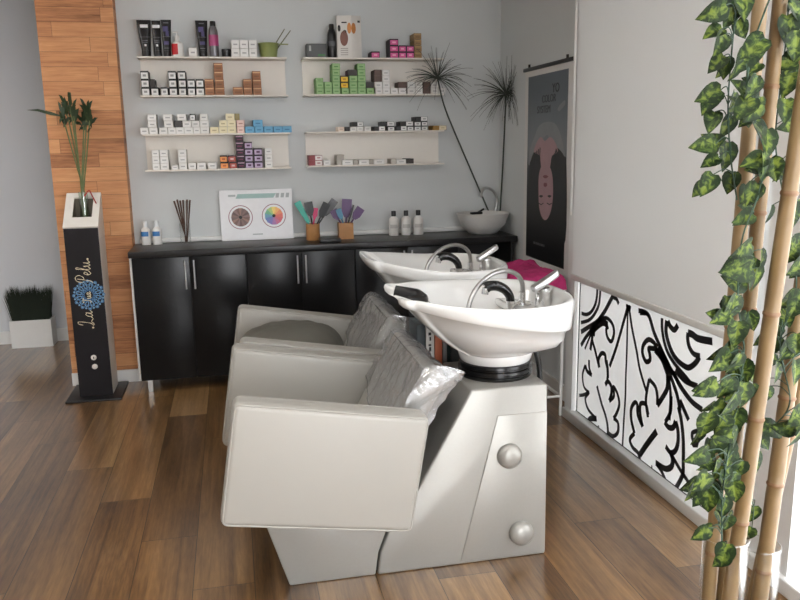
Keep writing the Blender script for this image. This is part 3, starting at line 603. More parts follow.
disc(b_ + u1 * L1 * .55 + Vector((0, 0, Hc * .60)), L1 * .13, u1, n1, 2, Hc * .06); disc(b_ + u1 * L1 * .86 + Vector((0, 0, Hc * .70)), L1 * .14, u1, n1, 1, Hc * .13)
disc(a + u2 * L2 * .22 + Vector((0, 0, Hc * .70)), L2 * .22, u2, n2, 1, Hc * .13, pm2)
for k in range(4): plate(pm, [b_ + u1 * L1 * .25 + Vector((0, 0, Hc * (.06 + .05 * k))), b_ + u1 * L1 * .75 + Vector((0, 0, Hc * (.06 + .05 * k))), b_ + u1 * L1 * .75 + Vector((0, 0, Hc * (.08 + .05 * k))), b_ + u1 * L1 * .25 + Vector((0, 0, Hc * (.08 + .05 * k)))], n1, 3, .0006)
plate(pm, [b_ + u1 * L1 * .35 + Vector((0, 0, Hc * .82)), b_ + u1 * L1 * .7 + Vector((0, 0, Hc * .82)), b_ + u1 * L1 * .7 + Vector((0, 0, Hc * .85)), b_ + u1 * L1 * .35 + Vector((0, 0, Hc * .85))], n1, 2, .0006)
plate(pm2, [a + u2 * L2 * .62 + Vector((0, 0, Hc * .84)), a + u2 * L2 * .86 + Vector((0, 0, Hc * .84)), a + u2 * L2 * .86 + Vector((0, 0, Hc * .89)), a + u2 * L2 * .62 + Vector((0, 0, Hc * .89))], n2, 2, .0006)
PM4 = [mat('brown_picture', rgb(128, 84, 72), .5, var=.3), mat('orange_disc', rgb(198, 128, 66), .5, var=.2), mat('print_black', rgb(34, 32, 32), .5), mat('print_taupe', rgb(170, 160, 152), .5)]; build('front_print', pm, PM4, t, smooth=False); build('side_print', pm2, PM4, t, smooth=False)

# ------------------------------------------------------------------ things on the counter
ZT = .8853
for i, (px, lab) in enumerate(((146.6, 'white bottle with blue label at the left end of the counter'), (158, 'white bottle with blue label, right one of the pair by the reed vase'))):
    t = bottle('hand_gel_bottle', px, 244, 5.20, ZT, .0285, .150, .011, mat('clear_white_cap', rgb(224, 228, 230), .3), PW, lab, 'bottle', 'white bottles with blue labels', band=(mat('blue_label', rgb(60, 120, 180), .45), .055, .085, (PI * 1.05, PI * 1.7)), sy=.75, cap_h=.035, cap_r=.013)
cv = Vector((on(186, 244, 5.2).x, 5.2, ZT)); t = thing('glass_vase', cv, 'narrow clear glass vase of brown reeds on the counter', 'vase')
build('glass', MB().lathe([(.033, ZT), (.034, ZT + .004), (.034, ZT + .13), (.0325, ZT + .13), (.0325, ZT + .008), (0, ZT + .008)], (cv.x, cv.y, 0), 24), GLASS, t)
rm = mat('brown_reed', rgb(84, 58, 44), .7, var=.2)
for k, (tx, ty, w) in enumerate(((174, 201, 'outermost left'), (177, 199.5, 'second'), (180, 200.5, 'third'), (183, 200, 'middle, upright'), (187, 199.5, 'second from right'), (190, 200, 'outermost right'))):
    tp = on(tx, ty, 5.19 + .008 * (k % 3)); bt = Vector((cv.x + (k - 2.5) * .006 * (-1 if k < 4 else 1) * .6, cv.y + .007 * ((k % 3) - 1), ZT + .01))
    tag(build('reed_stick', MB().tube([bt, bt.lerp(tp, .5), tp], [.0035, .004, .0055], 8), rm), 'brown reed in the counter vase, %s of six' % w, 'reed', 'brown reeds in the glass vase')
# colour chart board leaning on the wall
p0, p1, p2, p3 = on(221.8, 240.8, 5.225), on(294, 238, 5.225), on(291.3, 190, 5.262), on(219.5, 190.6, 5.262)
p0.z = p1.z = ZT + .0005
ux = (p1 - p0); Wc = ux.length; ux.normalize(); uy = (p3 - p0); Hc = uy.length; uy = (uy - ux * uy.dot(ux)).normalized(); nn = ux.cross(uy)
t = thing('color_chart_board', (p0 + p1) / 2, 'white colour chart board with two round hair colour wheels', 'board')
def cc(u, v, k=0): return p0 + ux * (u * Wc) + uy * (v * Hc) + nn * k
build('panel', MB().rprism([cc(0, 0), cc(1, 0), cc(1, 1), cc(0, 1)], nn * -.006, .001, seg=1), mat('white_board', rgb(226, 226, 228), .35), t)
pm = MB(); mats = [mat('chart_teal', rgb(160, 190, 186), .5), mat('chart_grey', rgb(170, 176, 176), .5), mat('print_black', rgb(34, 32, 32), .5), mat('chart_ring', rgb(150, 100, 110), .5)]
hues = [tuple(int(v * .78 + 52) for v in h) for h in [(240, 210, 90), (244, 170, 80), (236, 120, 70), (226, 84, 70), (214, 70, 80), (190, 80, 120), (150, 90, 160), (104, 96, 176), (80, 110, 180), (84, 150, 180), (90, 170, 120), (160, 196, 100)]]
browns = [(150, 116, 104), (120, 92, 86), (140, 112, 108), (104, 82, 80), (132, 104, 98), (116, 94, 92)]
for h in hues: mats.append(mat('hue_%d_%d_%d' % h, rgb(*h), .5, var=.12, scale=120))
for h in browns: mats.append(mat('hue_%d_%d_%d' % h, rgb(*h), .5, var=.2, scale=160))
plate(pm, [cc(.22, .83, .0002), cc(.74, .83, .0002), cc(.78, .92, .0002), cc(.25, .92, .0002)], nn, 0, .0004)
for u in (.77, .84, .91): plate(pm, [cc(u, .83, .0003), cc(u + .045, .83, .0003), cc(u + .055, .92, .0003), cc(u + .01, .92, .0003)], nn, 1, .0004)
plate(pm, [cc(.12, .87, .0002), cc(.22, .87, .0002), cc(.22, .91, .0002), cc(.12, .91, .0002)], nn, 1, .0004)
plate(pm, [cc(.43, .10, .0002), cc(.57, .10, .0002), cc(.57, .125, .0002), cc(.43, .125, .0002)], nn, 1, .0004)
for wi, (u, v) in enumerate(((.275, .46), (.735, .47))):
    c = cc(u, v, .0003); R1 = .28 * Hc / 1.55
    ring = [c + ux * (R1 * 1.28 * math.cos(2 * PI * k / 40)) + uy * (R1 * 1.28 * math.sin(2 * PI * k / 40)) for k in range(41)]
    ribbon(pm, ring, .005, nn, 3, .0004)
    nseg = 12 if wi else 18
    for k in range(nseg):
        a0 = PI / 2 - 2 * PI * (k - .5) / nseg; a1 = PI / 2 - 2 * PI * (k + .5) / nseg
        def sec(r0, r1, lift, m): plate(pm, [c + nn * lift + (ux * math.cos(q) + uy * math.sin(q)) * r for q, r in ((a1, r0), (a0, r0), (a0, r1), (a1, r1))], nn, m, .0003)
        sec(R1 * .18, R1 * 1.02, .0001, 4 + k if wi else 16 + (k * 5) % 6)
    plate(pm, [c + nn * .0006 + (ux * math.cos(2 * PI * k / 16) + uy * math.sin(2 * PI * k / 16)) * R1 * .18 for k in range(16)], nn, 2, .0003)
build('chart_print', pm, mats, t, smooth=False)
# brush holders
def holder(name, px, y, label, square):
    c = Vector((on(px, 238, y).x, y, ZT)); t = thing(name, c, label, 'holder')
    if square:
        b = MB().box(c.x - .047, c.x + .047, y - .04, y - .034, ZT, ZT + .105).box(c.x - .047, c.x + .047, y + .034, y + .04, ZT, ZT + .105).box(c.x - .047, c.x - .041, y - .034, y + .034, ZT, ZT + .105).box(c.x + .041, c.x + .047, y - .034, y + .034, ZT, ZT + .105).box(c.x - .041, c.x + .041, y - .034, y + .034, ZT, ZT + .006)
        build('case', b, WOODC, t)
    else:
        build('case', MB().lathe([(.043, ZT), (.045, ZT + .003), (.045, ZT + .105), (.040, ZT + .105), (.040, ZT + .006), (0, ZT + .006)], (c.x, y, 0), 24), WOODC, t)
    return c
ch1 = holder('brush_holder', 313.2, 5.10, 'round bamboo brush holder with black tint brushes on the counter', False)
ch2 = holder('brush_holder', 345.8, 5.10, 'square wooden brush holder with purple tint brushes on the counter', True)
def tool(base, tip_px, width, length, m, label, cat='brush', kind='brush', y=5.1, tilt=0, grp=None):
    tip = on(*tip_px, y); b = Vector(base); d = (tip - b); L = d.length; d.normalize(); sd = Vector((0, 1, 0)).cross(d).normalized()
    t = thing('tint_brush' if kind != 'comb' else 'sectioning_comb', b, label, cat, grp)
    if kind == 'comb':
        h = MB().tube([b, b.lerp(tip, .5)], .004, 6); build('handle', h, m, t)
        k = MB(); a = b.lerp(tip, .42); pts = [a - sd * width * .2, a + sd * width * .35, tip + sd * width * .5, tip - sd * width * .5]
        plate(k, [p + Vector((0, -.003, 0)) for p in pts], (0, 1, 0), 0, .006); build('head', k, m, t)
    else:
        build('handle', MB().tube([b, b.lerp(tip, 1 - length / L)], [.004, .005], 8), m, t)
        a = tip - d * length; k = MB(); pts = [a - sd * width * .22, a + sd * width * .22, a + d * length * .35 + sd * width * .5, tip + sd * width * .5, tip - sd * width * .5, a + d * length * .35 - sd * width * .5]
        plate(k, [p + Vector((0, -.004, 0)) for p in pts], (0, 1, 0), 0, .008); build('head', k, m, t)
TEAL = mat('teal_plastic', rgb(60, 176, 158), .4); PURP = mat('purple_plastic', rgb(92, 56, 110), .4); PKP = mat('pink_plastic', rgb(220, 50, 110), .4); BLP = mat('blue_plastic', rgb(84, 140, 170), .4); DGR = mat('dark_grey_plastic', rgb(70, 70, 72), .4)
G1, G2 = 'tools in the round brush holder', 'tools in the square brush holder'
def hb(c, dx, dy): return (c.x + dx, c.y + dy, ZT + .012)
tool(hb(ch1, .022, .018), (297, 202), .045, .10, TEAL, 'teal clip-shaped comb leaning left out of the round holder', 'comb', 'comb', 5.115, grp=G1)
tool(hb(ch1, .010, -.008), (308, 202), .055, .09, PB, 'broad black tint brush standing left of centre in round holder', grp=G1, y=5.085)
tool(hb(ch1, -.012, .006), (316, 208), .03, .07, PKP, 'pink tint brush in the middle of the round holder', grp=G1, y=5.105)
tool(hb(ch1, -.02, -.012), (327, 203), .05, .10, PB, 'black tint brush leaning right out of the round holder', grp=G1, y=5.075)
tool(hb(ch1, -.026, .012), (335, 200), .05, .12, DGR, 'dark grey tint brush leaning furthest right from the round holder', grp=G1, y=5.13)
tool(hb(ch2, .02, .012), (333, 210), .05, .07, PURP, 'purple tint brush leaning left out of the square holder', grp=G2, y=5.12)
tool(hb(ch2, .014, -.015), (338, 209), .035, .07, BLP, 'blue tint brush between the purple ones in the square holder', grp=G2, y=5.08)
tool(hb(ch2, .0, .02), (347, 199), .065, .12, PURP, 'tallest purple tint brush upright in the square holder', grp=G2, y=5.13)
tool(hb(ch2, -.012, -.012), (353.5, 205), .012, .1, PB, 'thin black brush handle upright in the square holder', grp=G2, y=5.09)
tool(hb(ch2, -.026, .0), (361, 208), .055, .085, PURP, 'purple tint brush leaning right out of the square holder', grp=G2, y=5.10)
ct = on(329.5, 240.5, 4.99); tag(build('tray', MB().rbox((ct.x, 4.97, ZT + .012), (.135, .10, .022), .005), PB), 'flat black tray in front of the two wooden brush holders', 'tray')
for i, (px, lab) in enumerate(((394, 'white bottle with black cap, nearest the brush holders'), (406.3, 'white bottle with black cap, middle of the counter trio'), (418.4, 'white bottle with black cap, nearest the round vessel sink'))):
    bottle('shampoo_bottle', px, 236, 5.17, ZT, .034, .165, .013, PB, PW, lab, 'bottle', 'white bottles with black caps', cap_h=.036, cap_r=.016, band=(mat('pale_print', rgb(196, 194, 190), .5), .05, .075, (PI * 1.2, PI * 1.7)))
# vessel sink
cs = Vector((1.655, 5.085, ZT)); t = thing('vessel_sink', cs, 'round white vessel sink standing on the counter corner', 'sink')
build('bowl', MB().lathe([(.085, ZT), (.095, ZT + .004), (.15, ZT + .06), (.176, ZT + .13), (.179, ZT + .138), (.174, ZT + .139), (.166, ZT + .128), (.14, ZT + .065), (.08, ZT + .02), (0, ZT + .016)], (cs.x, cs.y, 0), 40), mat('satin_ceramic', rgb(214, 212, 208), .3), t)
tf_ = [on(495, 214, 5.245), on(497, 200, 5.245), on(494, 192, 5.235), on(488, 188, 5.21), on(483, 190, 5.18), on(481, 197, 5.16)]
t = thing('sink_faucet', (tf_[0].x, 5.238, ZT), 'grey gooseneck faucet behind the round vessel sink', 'faucet')
build('spout', MB().tube([(tf_[0].x, 5.238, ZT + .02)] + cm(tf_, 5), .0095, 10), STEEL, t); build('base_flange', MB().lathe([(.026, ZT), (.026, ZT + .012), (.014, ZT + .022)], (tf_[0].x, 5.238, 0), 20), STEEL, t)
cl_ = on(474, 210, 5.05); tag(build('hair_clip', MB().rbox((cl_.x, 5.0, ZT + .146), (.085, .03, .016), .005, rot=Matrix.Rotation(.25, 3, 'Z')).rbox((cl_.x + .035, 5.01, ZT + .160), (.05, .018, .012), .004, rot=Matrix.Rotation(-.5, 3, 'Y')), PB), 'black clip lying over the rim of the vessel sink', 'clip')

# ------------------------------------------------------------------ papyrus stems with tufted heads
PAP = mat('papyrus_dark', rgb(66, 72, 64), .7, var=.2)
def papyrus(stem_px, ymax, y, R, n, label, up, seed):
    rr = random.Random(seed); pts = cm([at(x, yy, yv) for x, yy, yv in stem_px], 6)
    pts = [Vector((pts[0].x, pts[0].y, ZT + .0005))] + pts
    t = thing('papyrus_stem', (pts[0].x, pts[0].y, ZT), label, 'plant', 'papyrus stems by the corner')
    build('stem', MB().tube(pts, .0055, 8), PAP, t); c = pts[-1]; lv = MB()
    for i in range(n):
        az = rr.uniform(0, 2 * PI); el = rr.uniform(-.5, 1.35) if rr.random() < up else rr.uniform(-.4, .6); L = R * rr.uniform(.65, 1.05)
        d = Vector((math.cos(az) * math.cos(el), math.sin(az) * math.cos(el) * .55, math.sin(el))); p = []
        for k in range(7):
            u = k / 6; q = c + d * (L * u) + Vector((0, 0, -.30 * L * u ** 2.4 * (1.2 - math.sin(max(el, 0)) * .9)))
            q.y = min(q.y, ymax); q.x = min(q.x, XR - .012); p.append(q)
        lv.tube(p, [.0009 + .0013 * math.sin(PI * min(1, k / 6 + .15)) * (1 - k / 7) for k in range(7)], 4)
    build('leaf_tuft', lv, PAP, t)
papyrus([(489, 212, 5.258), (470, 168, 5.22), (455, 133, 5.15), (444, 105, 5.11), (437.5, 78, 5.085)], 5.135, 5.14, .26, 80, 'papyrus leaning left, its tuft in front of the upper right shelf', .75, 3)
papyrus([(500, 212, 5.258), (502.5, 170, 5.21), (504.5, 130, 5.13), (506, 94, 5.05)], YB - .02, 5.2, .28, 95, 'upright papyrus in the corner, its tuft beside the poster', .8, 5)
tag(build('plant_pot', MB().lathe([(.022, ZT), (.026, ZT + .004), (.028, ZT + .05), (.024, ZT + .05), (.020, ZT + .01), (0, ZT + .01)], (1.715, 5.27, 0), 16), PB), 'little dark pot behind the vessel sink, foot of the papyrus', 'pot') if False else None

# ------------------------------------------------------------------ poster on the right wall
t = thing('hanging_poster', (1.828, 4.43, .70), 'tall hanging poster of an upside-down face on the right wall', 'poster')
XP = 1.828
build('sheet', MB().box(XP, XP + .003, 4.068, 4.776, .735, 1.925), mat('poster_white', rgb(216, 214, 212), .6), t)
build('top_rail', MB().rbox((XP - .002, 4.43, 1.925), (.016, .73, .022), .004).box(XP - .006, XP + .004, 4.14, 4.155, 1.936, 1.955).box(XP - .006, XP + .004, 4.705, 4.72, 1.936, 1.955), PB, t)
def art_mat():
    m = bpy.data.materials.new('poster_print'); m.use_nodes = True; nt = m.node_tree; p = nt.nodes['Principled BSDF']; p.inputs['Roughness'].default_value = .45
    tc = N(nt, 'ShaderNodeTexCoord'); sp = N(nt, 'ShaderNodeSeparateXYZ'); nt.links.new(tc.outputs['Object'], sp.inputs[0])
    n = N(nt, 'ShaderNodeTexNoise'); n.inputs['Scale'].default_value = 7; nt.links.new(tc.outputs['Object'], n.inputs['Vector'])
    f = math_node(nt, 'ADD', sp.outputs[2], math_node(nt, 'MULTIPLY', math_node(nt, 'SUBTRACT', n.outputs['Fac'], .5), .12))
    cr = N(nt, 'ShaderNodeValToRGB'); nt.links.new(math_node(nt, 'DIVIDE', f, 1.2), cr.inputs[0])
    cr.color_ramp.elements[0].position = .42; cr.color_ramp.elements[0].color = rgb(16, 16, 19)
    cr.color_ramp.elements[1].position = .93; cr.color_ramp.elements[1].color = rgb(96, 104, 112)
    e = cr.color_ramp.elements.new(.62); e.color = rgb(120, 126, 132); e = cr.color_ramp.elements.new(.52); e.color = rgb(44, 46, 50)
    nt.links.new(cr.outputs[0], p.inputs['Base Color']); return m
art = build('picture', MB().box(XP - .0008, XP, 4.128, 4.722, .775, 1.880), art_mat(), t)
pm = MB()
def P(x, y): return onx(x, y, XP - .0009)
def zp(*p): return [P(520 + x * 60 / 277, 70 + y * 130 / 600) for x, y in p]
def shape(pts, m, lift, smooth_=True):
    c = cm(pts, 4, True) if smooth_ else pts
    plate(pm, [q + Vector((-lift, 0, 0)) for q in c], (-1, 0, 0), m, .0002)
shape(zp((70, 300), (88, 258), (120, 240), (160, 246), (185, 290), (200, 350), (212, 420), (180, 430), (140, 330), (125, 300), (100, 330), (75, 400), (40, 440), (45, 370)), 3, .0001)     # dress
hair = [P(529.3, 172), P(531, 160), P(535, 150), P(539, 147), P(541, 158), P(545, 166), P(551, 158), P(554, 148), P(559, 149), P(564, 156), P(566.5, 166), P(565.5, 240), P(555, 246), P(540, 238), P(528.8, 232)]
shape([P(534, 152), P(537, 142), P(541, 137), P(545, 141), P(550, 137), P(555, 142), P(558, 152), P(552, 156), P(549.5, 168), P(542, 168), P(540, 156)], 1, .0003)     # shoulders and neck
shape(hair, 0, .0002)
shape([P(541, 150), P(550, 150), P(549.5, 170), P(542, 170)], 1, .0005)
face = [P(538.6, 186), P(539.2, 174), P(542, 165), P(545.5, 162.5), P(549, 165), P(552.2, 174), P(553.2, 188), P(552.6, 202), P(550, 214), P(546, 220), P(542, 217), P(539.2, 206)]
shape(face, 1, .0007)
shape([P(543, 176.5), P(545.5, 175), P(548.5, 176.5), P(545.5, 178.4)], 2, .0010)     # lips
for ex in (541.2, 549.6):
    shape([P(ex - 2, 196), P(ex, 195), P(ex + 2, 196), P(ex, 197.6)], 0, .0010); ribbon(pm, [P(ex - 2.6, 203) + Vector((-.001, 0, 0)), P(ex, 204.6) + Vector((-.001, 0, 0)), P(ex + 2.4, 203.2) + Vector((-.001, 0, 0))], .006, (-1, 0, 0), 0, .0002)
shape([P(544.2, 183), P(546.6, 183), P(547.2, 185.5), P(545.4, 187), P(543.8, 185.5)], 2, .0010)   # nose shade
for k in range(4):     # dark gloved fingers either side
    ribbon(pm, [P(533 + k * 2.2, 168 - k * 2) + Vector((-.0011, 0, 0)), P(535.5 + k * 1.6, 152 - k * 1.5) + Vector((-.0011, 0, 0))], .012, (-1, 0, 0), 0, .0002)
    ribbon(pm, [P(563 - k * 2, 168 + k * 2) + Vector((-.0011, 0, 0)), P(556 - k * .6, 149 + k * 2.0) + Vector((-.0011, 0, 0))], .012, (-1, 0, 0), 0, .0002)
shape(zp((175, 175), (205, 140), (208, 160), (182, 190)), 3, .0006)
build('figure_print', pm, [mat('poster_dark', rgb(15, 14, 16), .45), mat('poster_skin', rgb(168, 134, 138), .5, var=.12, scale=12), mat('poster_lip', rgb(120, 60, 70), .5), mat('poster_cloth', rgb(134, 137, 140), .5, var=.15, scale=9)], t, smooth=False)
pm = MB()
tx = lambda x, y: P(x, y) + Vector((-.0008, 0, 0))
text_mesh(pm, 'YO', tx(552.3, 92.5), (0, -1, 0), (0, 0, 1), .072, 0)
text_mesh(pm, 'COLOR', tx(542.0, 102.8), (0, -1, 0), (0, 0, 1), .060, 1)
text_mesh(pm, 'SYSTEM', tx(537.2, 113.5), (0, -1, 0), (0, 0, 1), .060, 1)
build('lettering', pm, [mat('poster_ink', rgb(26, 26, 30), .5), mat('poster_ink_grey', rgb(58, 60, 66), .5)], t, smooth=False); pm = MB()
u = 0
for k, L in enumerate((.03, .018, .026, .02, .03, .014)):      # small illegible line of print near the foot
    a = P(533.5, 243.5) + Vector((-.0008, -u, 0)); plate(pm, [a, a + Vector((0, -L, 0)), a + Vector((0, -L, .014)), a + Vector((0, 0, .014))], (-1, 0, 0), 0, .0003); u += L + .008
build('foot_text', pm, mat('poster_foot_text', rgb(120, 120, 124), .5), t, smooth=False)

# ------------------------------------------------------------------ logo pedestal with vase and lucky bamboo
YP = 4.885
t = thing('display_pedestal', (-.88, 4.96, 0), 'tall black and white pedestal with a cream script logo before the column', 'pedestal')
xl, xr = -.978, -.782
build('base_plate', MB().rbox((-.883, 4.965, .006), (.32, .36, .012), .003), mat('black_steel', rgb(24, 24, 26), .45), t)
prof = [(YP, .012), (5.10, .012), (5.10, 1.222), (YP, 1.035)]
build('casing', MB().rprism([(xl, y, z) for y, z in [(YP + .004, .012), (5.10, .012), (5.10, .968), (YP + .004, .968)]], (xr - xl, 0, 0), .002, seg=1), mat('white_casing', rgb(214, 210, 202), .4), t)
build('front_panel', MB().box(xl + .002, xr - .002, YP - .004, YP + .004, .012, 1.035), mat('black_front', rgb(26, 23, 26), .6, spec=.25), t)
sl = Vector((0, 5.10 - YP, 1.222 - 1.035)); sl.normalize(); sn = Vector((0, -sl.z, sl.y))
tr = MB(); o0 = Vector((xl, YP, 1.035)); LL = 0.285; w = xr - xl
def TP(u, v, k=0): return o0 + Vector((u * w, 0, 0)) + sl * (v * LL) + sn * k
q = [TP(0, 0), TP(1, 0), TP(1, 1), TP(0, 1)]; qi = [TP(.24, .28), TP(.80, .28), TP(.80, .86), TP(.24, .86)]
for i in range(4):
    j = (i + 1) % 4; tr.rprism([q[i], q[j], qi[j], qi[i]], sn * .012, 0)
fz = TP(0, .28).z - .05
tr.add([Vector((p.x, p.y, fz)) for p in qi] + qi, [(0, 1, 2, 3), (0, 4, 5, 1), (1, 5, 6, 2), (2, 6, 7, 3), (3, 7, 4, 0)], 1)
tr.rprism([TP(0, .016), TP(0, 1), Vector((xl, 5.10, .969)), Vector((xl, YP + .0045, .969))], (.006, 0, 0), 0).rprism([TP(1, .016), TP(1, 1), Vector((xr, 5.10, .969)), Vector((xr, YP + .0045, .969))], (-.006, 0, 0), 0)
tr.rprism([TP(0, 1), TP(1, 1), Vector((xr, 5.10, .969)), Vector((xl, 5.10, .969))], (0, .004, 0), 0)
build('top_tray', tr, [mat('white_tray', rgb(226, 222, 214), .4), mat('tray_inside', rgb(96, 88, 72), .6)], t, sharp=20)
pm = MB(); nF = (0, -1, 0); yF = YP - .0042
def LP(x, y, k=0): v = at(x, y, yF - k); return v
c0 = LP(88.8, 295)
def script(strokes, base, s, m, w=.0036):
    """base: start of the line; text runs upwards, tops of letters to the left"""
    for st in strokes:
        pts = cm([base + Vector((-y * s, -.0012, x * s * .70)) for x, y in st], 6)
        L = len(pts); ribbon(pm, pts, [w * (.55 + .6 * abs(math.sin(i * .45))) for i in range(L)], nF, m, .0004)
GL = {'L': [[(.05, .7), (.2, 1.0), (.42, 1.0), (.36, .6), (.2, .15), (.0, .02), (.12, -.06), (.4, .1), (.7, -.02), (.9, .12)]],
      'a': [[(.45, .38), (.25, .45), (.06, .2), (.15, 0), (.35, .12), (.48, .44), (.42, .1), (.52, 0), (.7, .14)]],
      'T': [[(0, .85), (.25, 1.02), (.95, .95)], [(.55, .97), (.45, .5), (.3, .05), (.1, 0), (.05, .15)]],
      'u': [[(0, .3), (.1, .45), (.08, .1), (.2, 0), (.38, .18), (.45, .45), (.42, .1), (.5, 0), (.68, .14)]],
      'P': [[(.45, 1.0), (.32, .5), (.15, .0), (-.05, -.1)], [(.05, .6), (.2, 1.0), (.6, 1.1), (.82, .85), (.6, .55), (.3, .5)]],
      'e': [[(.02, .15), (.3, .28), (.36, .43), (.2, .45), (.07, .22), (.16, .0), (.36, .05), (.52, .16)]],
      'l': [[(0, .12), (.3, .7), (.36, .98), (.22, .95), (.14, .4), (.2, 0), (.42, .14)]]}
def word(txt, base, s, m=0, adv=None):
    x = 0
    for ch in txt:
        script([[(px + x, py) for px, py in st] for st in GL[ch]], base, s, m); x += {'L': .88, 'a': .66, 'T': .75, 'u': .64, 'P': .78, 'e': .5, 'l': .42}[ch]
# mandala
for ring, (n, r0, r1, wd) in enumerate(((12, .060, .092, .020), (12, .040, .072, .016), (16, .024, .05, .010))):
    for k in range(n):
        a = 2 * PI * (k + .5 * (ring % 2)) / n; ca, sa = math.cos(a), math.sin(a); pts = []
        for j in range(13):
            s_ = 2 * PI * j / 12; rr_ = (r0 + r1) / 2 + (r1 - r0) / 2 * math.cos(s_); tt = wd * .5 * math.sin(s_)
            pts.append(c0 + Vector((rr_ * ca - tt * sa, -.0001 - ring * .0002, rr_ * sa + tt * ca)))
        ribbon(pm, pts, .0042 if ring < 2 else .003, nF, 1 + (ring % 2), .0003)
for r in (.035, .062):
    ribbon(pm, [c0 + Vector((r * math.cos(2 * PI * j / 40), -.0006, r * math.sin(2 * PI * j / 40))) for j in range(41)], .003, nF, 1, .0003)
for k in range(24):
    a = 2 * PI * k / 24; cc_ = c0 + Vector((.082 * math.cos(a), -.0007, .082 * math.sin(a))); plate(pm, [cc_ + Vector((.006 * math.cos(2 * PI * j / 8), 0, .006 * math.sin(2 * PI * j / 8))) for j in range(8)], nF, 2, .0003)
word('La', LP(93.5, 325), .082); word('Tua', LP(91.5, 302.5), .046); word('Pelu', LP(91.5, 282.5), .080)
for px, py in ((93.2, 327.5), (87.5, 259.0)): cdt = LP(px, py); plate(pm, [cdt + Vector((.006 * math.cos(2 * PI * j / 8), -.0008, .006 * math.sin(2 * PI * j / 8))) for j in range(8)], nF, 0, .0004)
build('logo', pm, [mat('logo_cream', rgb(226, 212, 178), .5), mat('logo_blue', rgb(70, 118, 164), .5), mat('logo_blue_light', rgb(112, 156, 190), .5)], t, smooth=False)
for (px, py), nm in (((93.9, 357.3), 'button'), ((95, 366.3), 'button')):
    c = at(px, py, YP); bt = MB(); i0 = 0; bt.lathe([(.0165, 0), (.0165, .004), (.013, .006), (0, .006)], (0, 0, 0), 20); bt.tf(Matrix.Translation((c.x, YP - .004, c.z)) @ Matrix.Rotation(PI / 2, 4, 'X'))
    bo = build(nm, bt, mat('button_white', rgb(222, 216, 208), .4), t)
    if py < 360: kk = MB().box(c.x - .003, c.x + .003, YP - .0112, YP - .0098, c.z - .006, c.z + .006); build('keyhole', kk, PB, bo)
# vase
vb = TP(.52, .57, -.055); vb = Vector((vb.x, vb.y, vb.z)); vz = at(82, 216, vb.y).z
vb.z = vz = fz + .001
t2 = thing('slim_vase', (vb.x, vb.y, vz), 'slim clear vase with water standing in the pedestal tray', 'vase')
build('glass', MB().lathe([(.032, vz), (.033, vz + .004), (.025, vz + .10), (.027, vz + .20), (.0255, vz + .20), (.0235, vz + .10), (.030, vz + .01), (0, vz + .008)], (vb.x, vb.y, 0), 20), glass_mat('green_tinted_glass', (.95, .98, .95, 1), .5), t2)
GR1 = mat('lucky_bamboo_stem', rgb(98, 108, 62), .45, var=.25); GR2 = mat('lucky_bamboo_leaf', rgb(40, 58, 32), .5, var=.3)
rr = random.Random(12)
stems = [((63, 118), 'outer left'), ((66, 108), 'second left'), ((70, 104), 'tall middle left'), ((74, 116), 'short centre'), ((84, 122), 'centre right'), ((87, 112), 'tall right'), ((90, 118), 'outer right')]
for k, ((px, py), w_) in enumerate(stems):
    a0 = 2 * PI * k / 7; b0 = Vector((vb.x + .012 * math.cos(a0), vb.y + .010 * math.sin(a0), vz + .012)); tp = at(px, py, vb.y + .02 * math.sin(a0 * 2)); mid = Vector((vb.x + .008 * math.cos(a0), vb.y + .008 * math.sin(a0), vz + .20))
    t = thing('lucky_bamboo', b0, 'lucky bamboo stalk in the slim vase, %s of the bunch' % w_, 'plant', 'lucky bamboo stalks in the slim vase')
    pts = [b0.lerp(mid, i / 4) for i in range(4)] + [mid.lerp(tp, i / 10) for i in range(11)]
    build('stalk', MB().tube(pts, [.0046 if i % 2 else .0037 for i in range(len(pts))], 8), GR1, t)
    lv = MB()
    for j in range(11):
        az = rr.uniform(0, 2 * PI); el = rr.uniform(.75, 1.5) if j < 9 else rr.uniform(-.6, .2); L = rr.uniform(.06, .115) if j < 9 else .05; s0 = tp - Vector((0, 0, rr.uniform(-.02, .06)))
        d = Vector((math.cos(az) * math.cos(el), math.sin(az) * math.cos(el), math.sin(el))); sd = d.cross(Vector((0.3, 1, 0))).normalized()
        if k == 0 and j == 0: d = Vector((-.9, 0, .25)).normalized(); L = .2; sd = Vector((.2, .2, 1)).normalized()
        ps = [s0, s0 + d * L * .35, s0 + d * L * .7, s0 + d * L + Vector((0, 0, -.015))]; ws = [.003, .010, .007, .0005]
        vs_ = []
        for p_, w2 in zip(ps, ws): vs_ += [p_ - sd * w2, p_ + sd * w2]
        lv.add(vs_, [(0, 1, 3, 2), (2, 3, 5, 4), (4, 5, 7, 6)])
    build('leaf_tuft', lv, GR2, t)
rib = cm([vb + Vector((.01, -.022, .175)), vb + Vector((.04, -.03, .21)), vb + Vector((.055, -.03, .18)), vb + Vector((.075, -.03, .13))], 5)
tag(build('red_ribbon', MB().tube(rib, .0035, 6), mat('red_ribbon', rgb(170, 40, 36), .6)), 'thin red ribbon tied around the lucky bamboo bunch', 'ribbon')
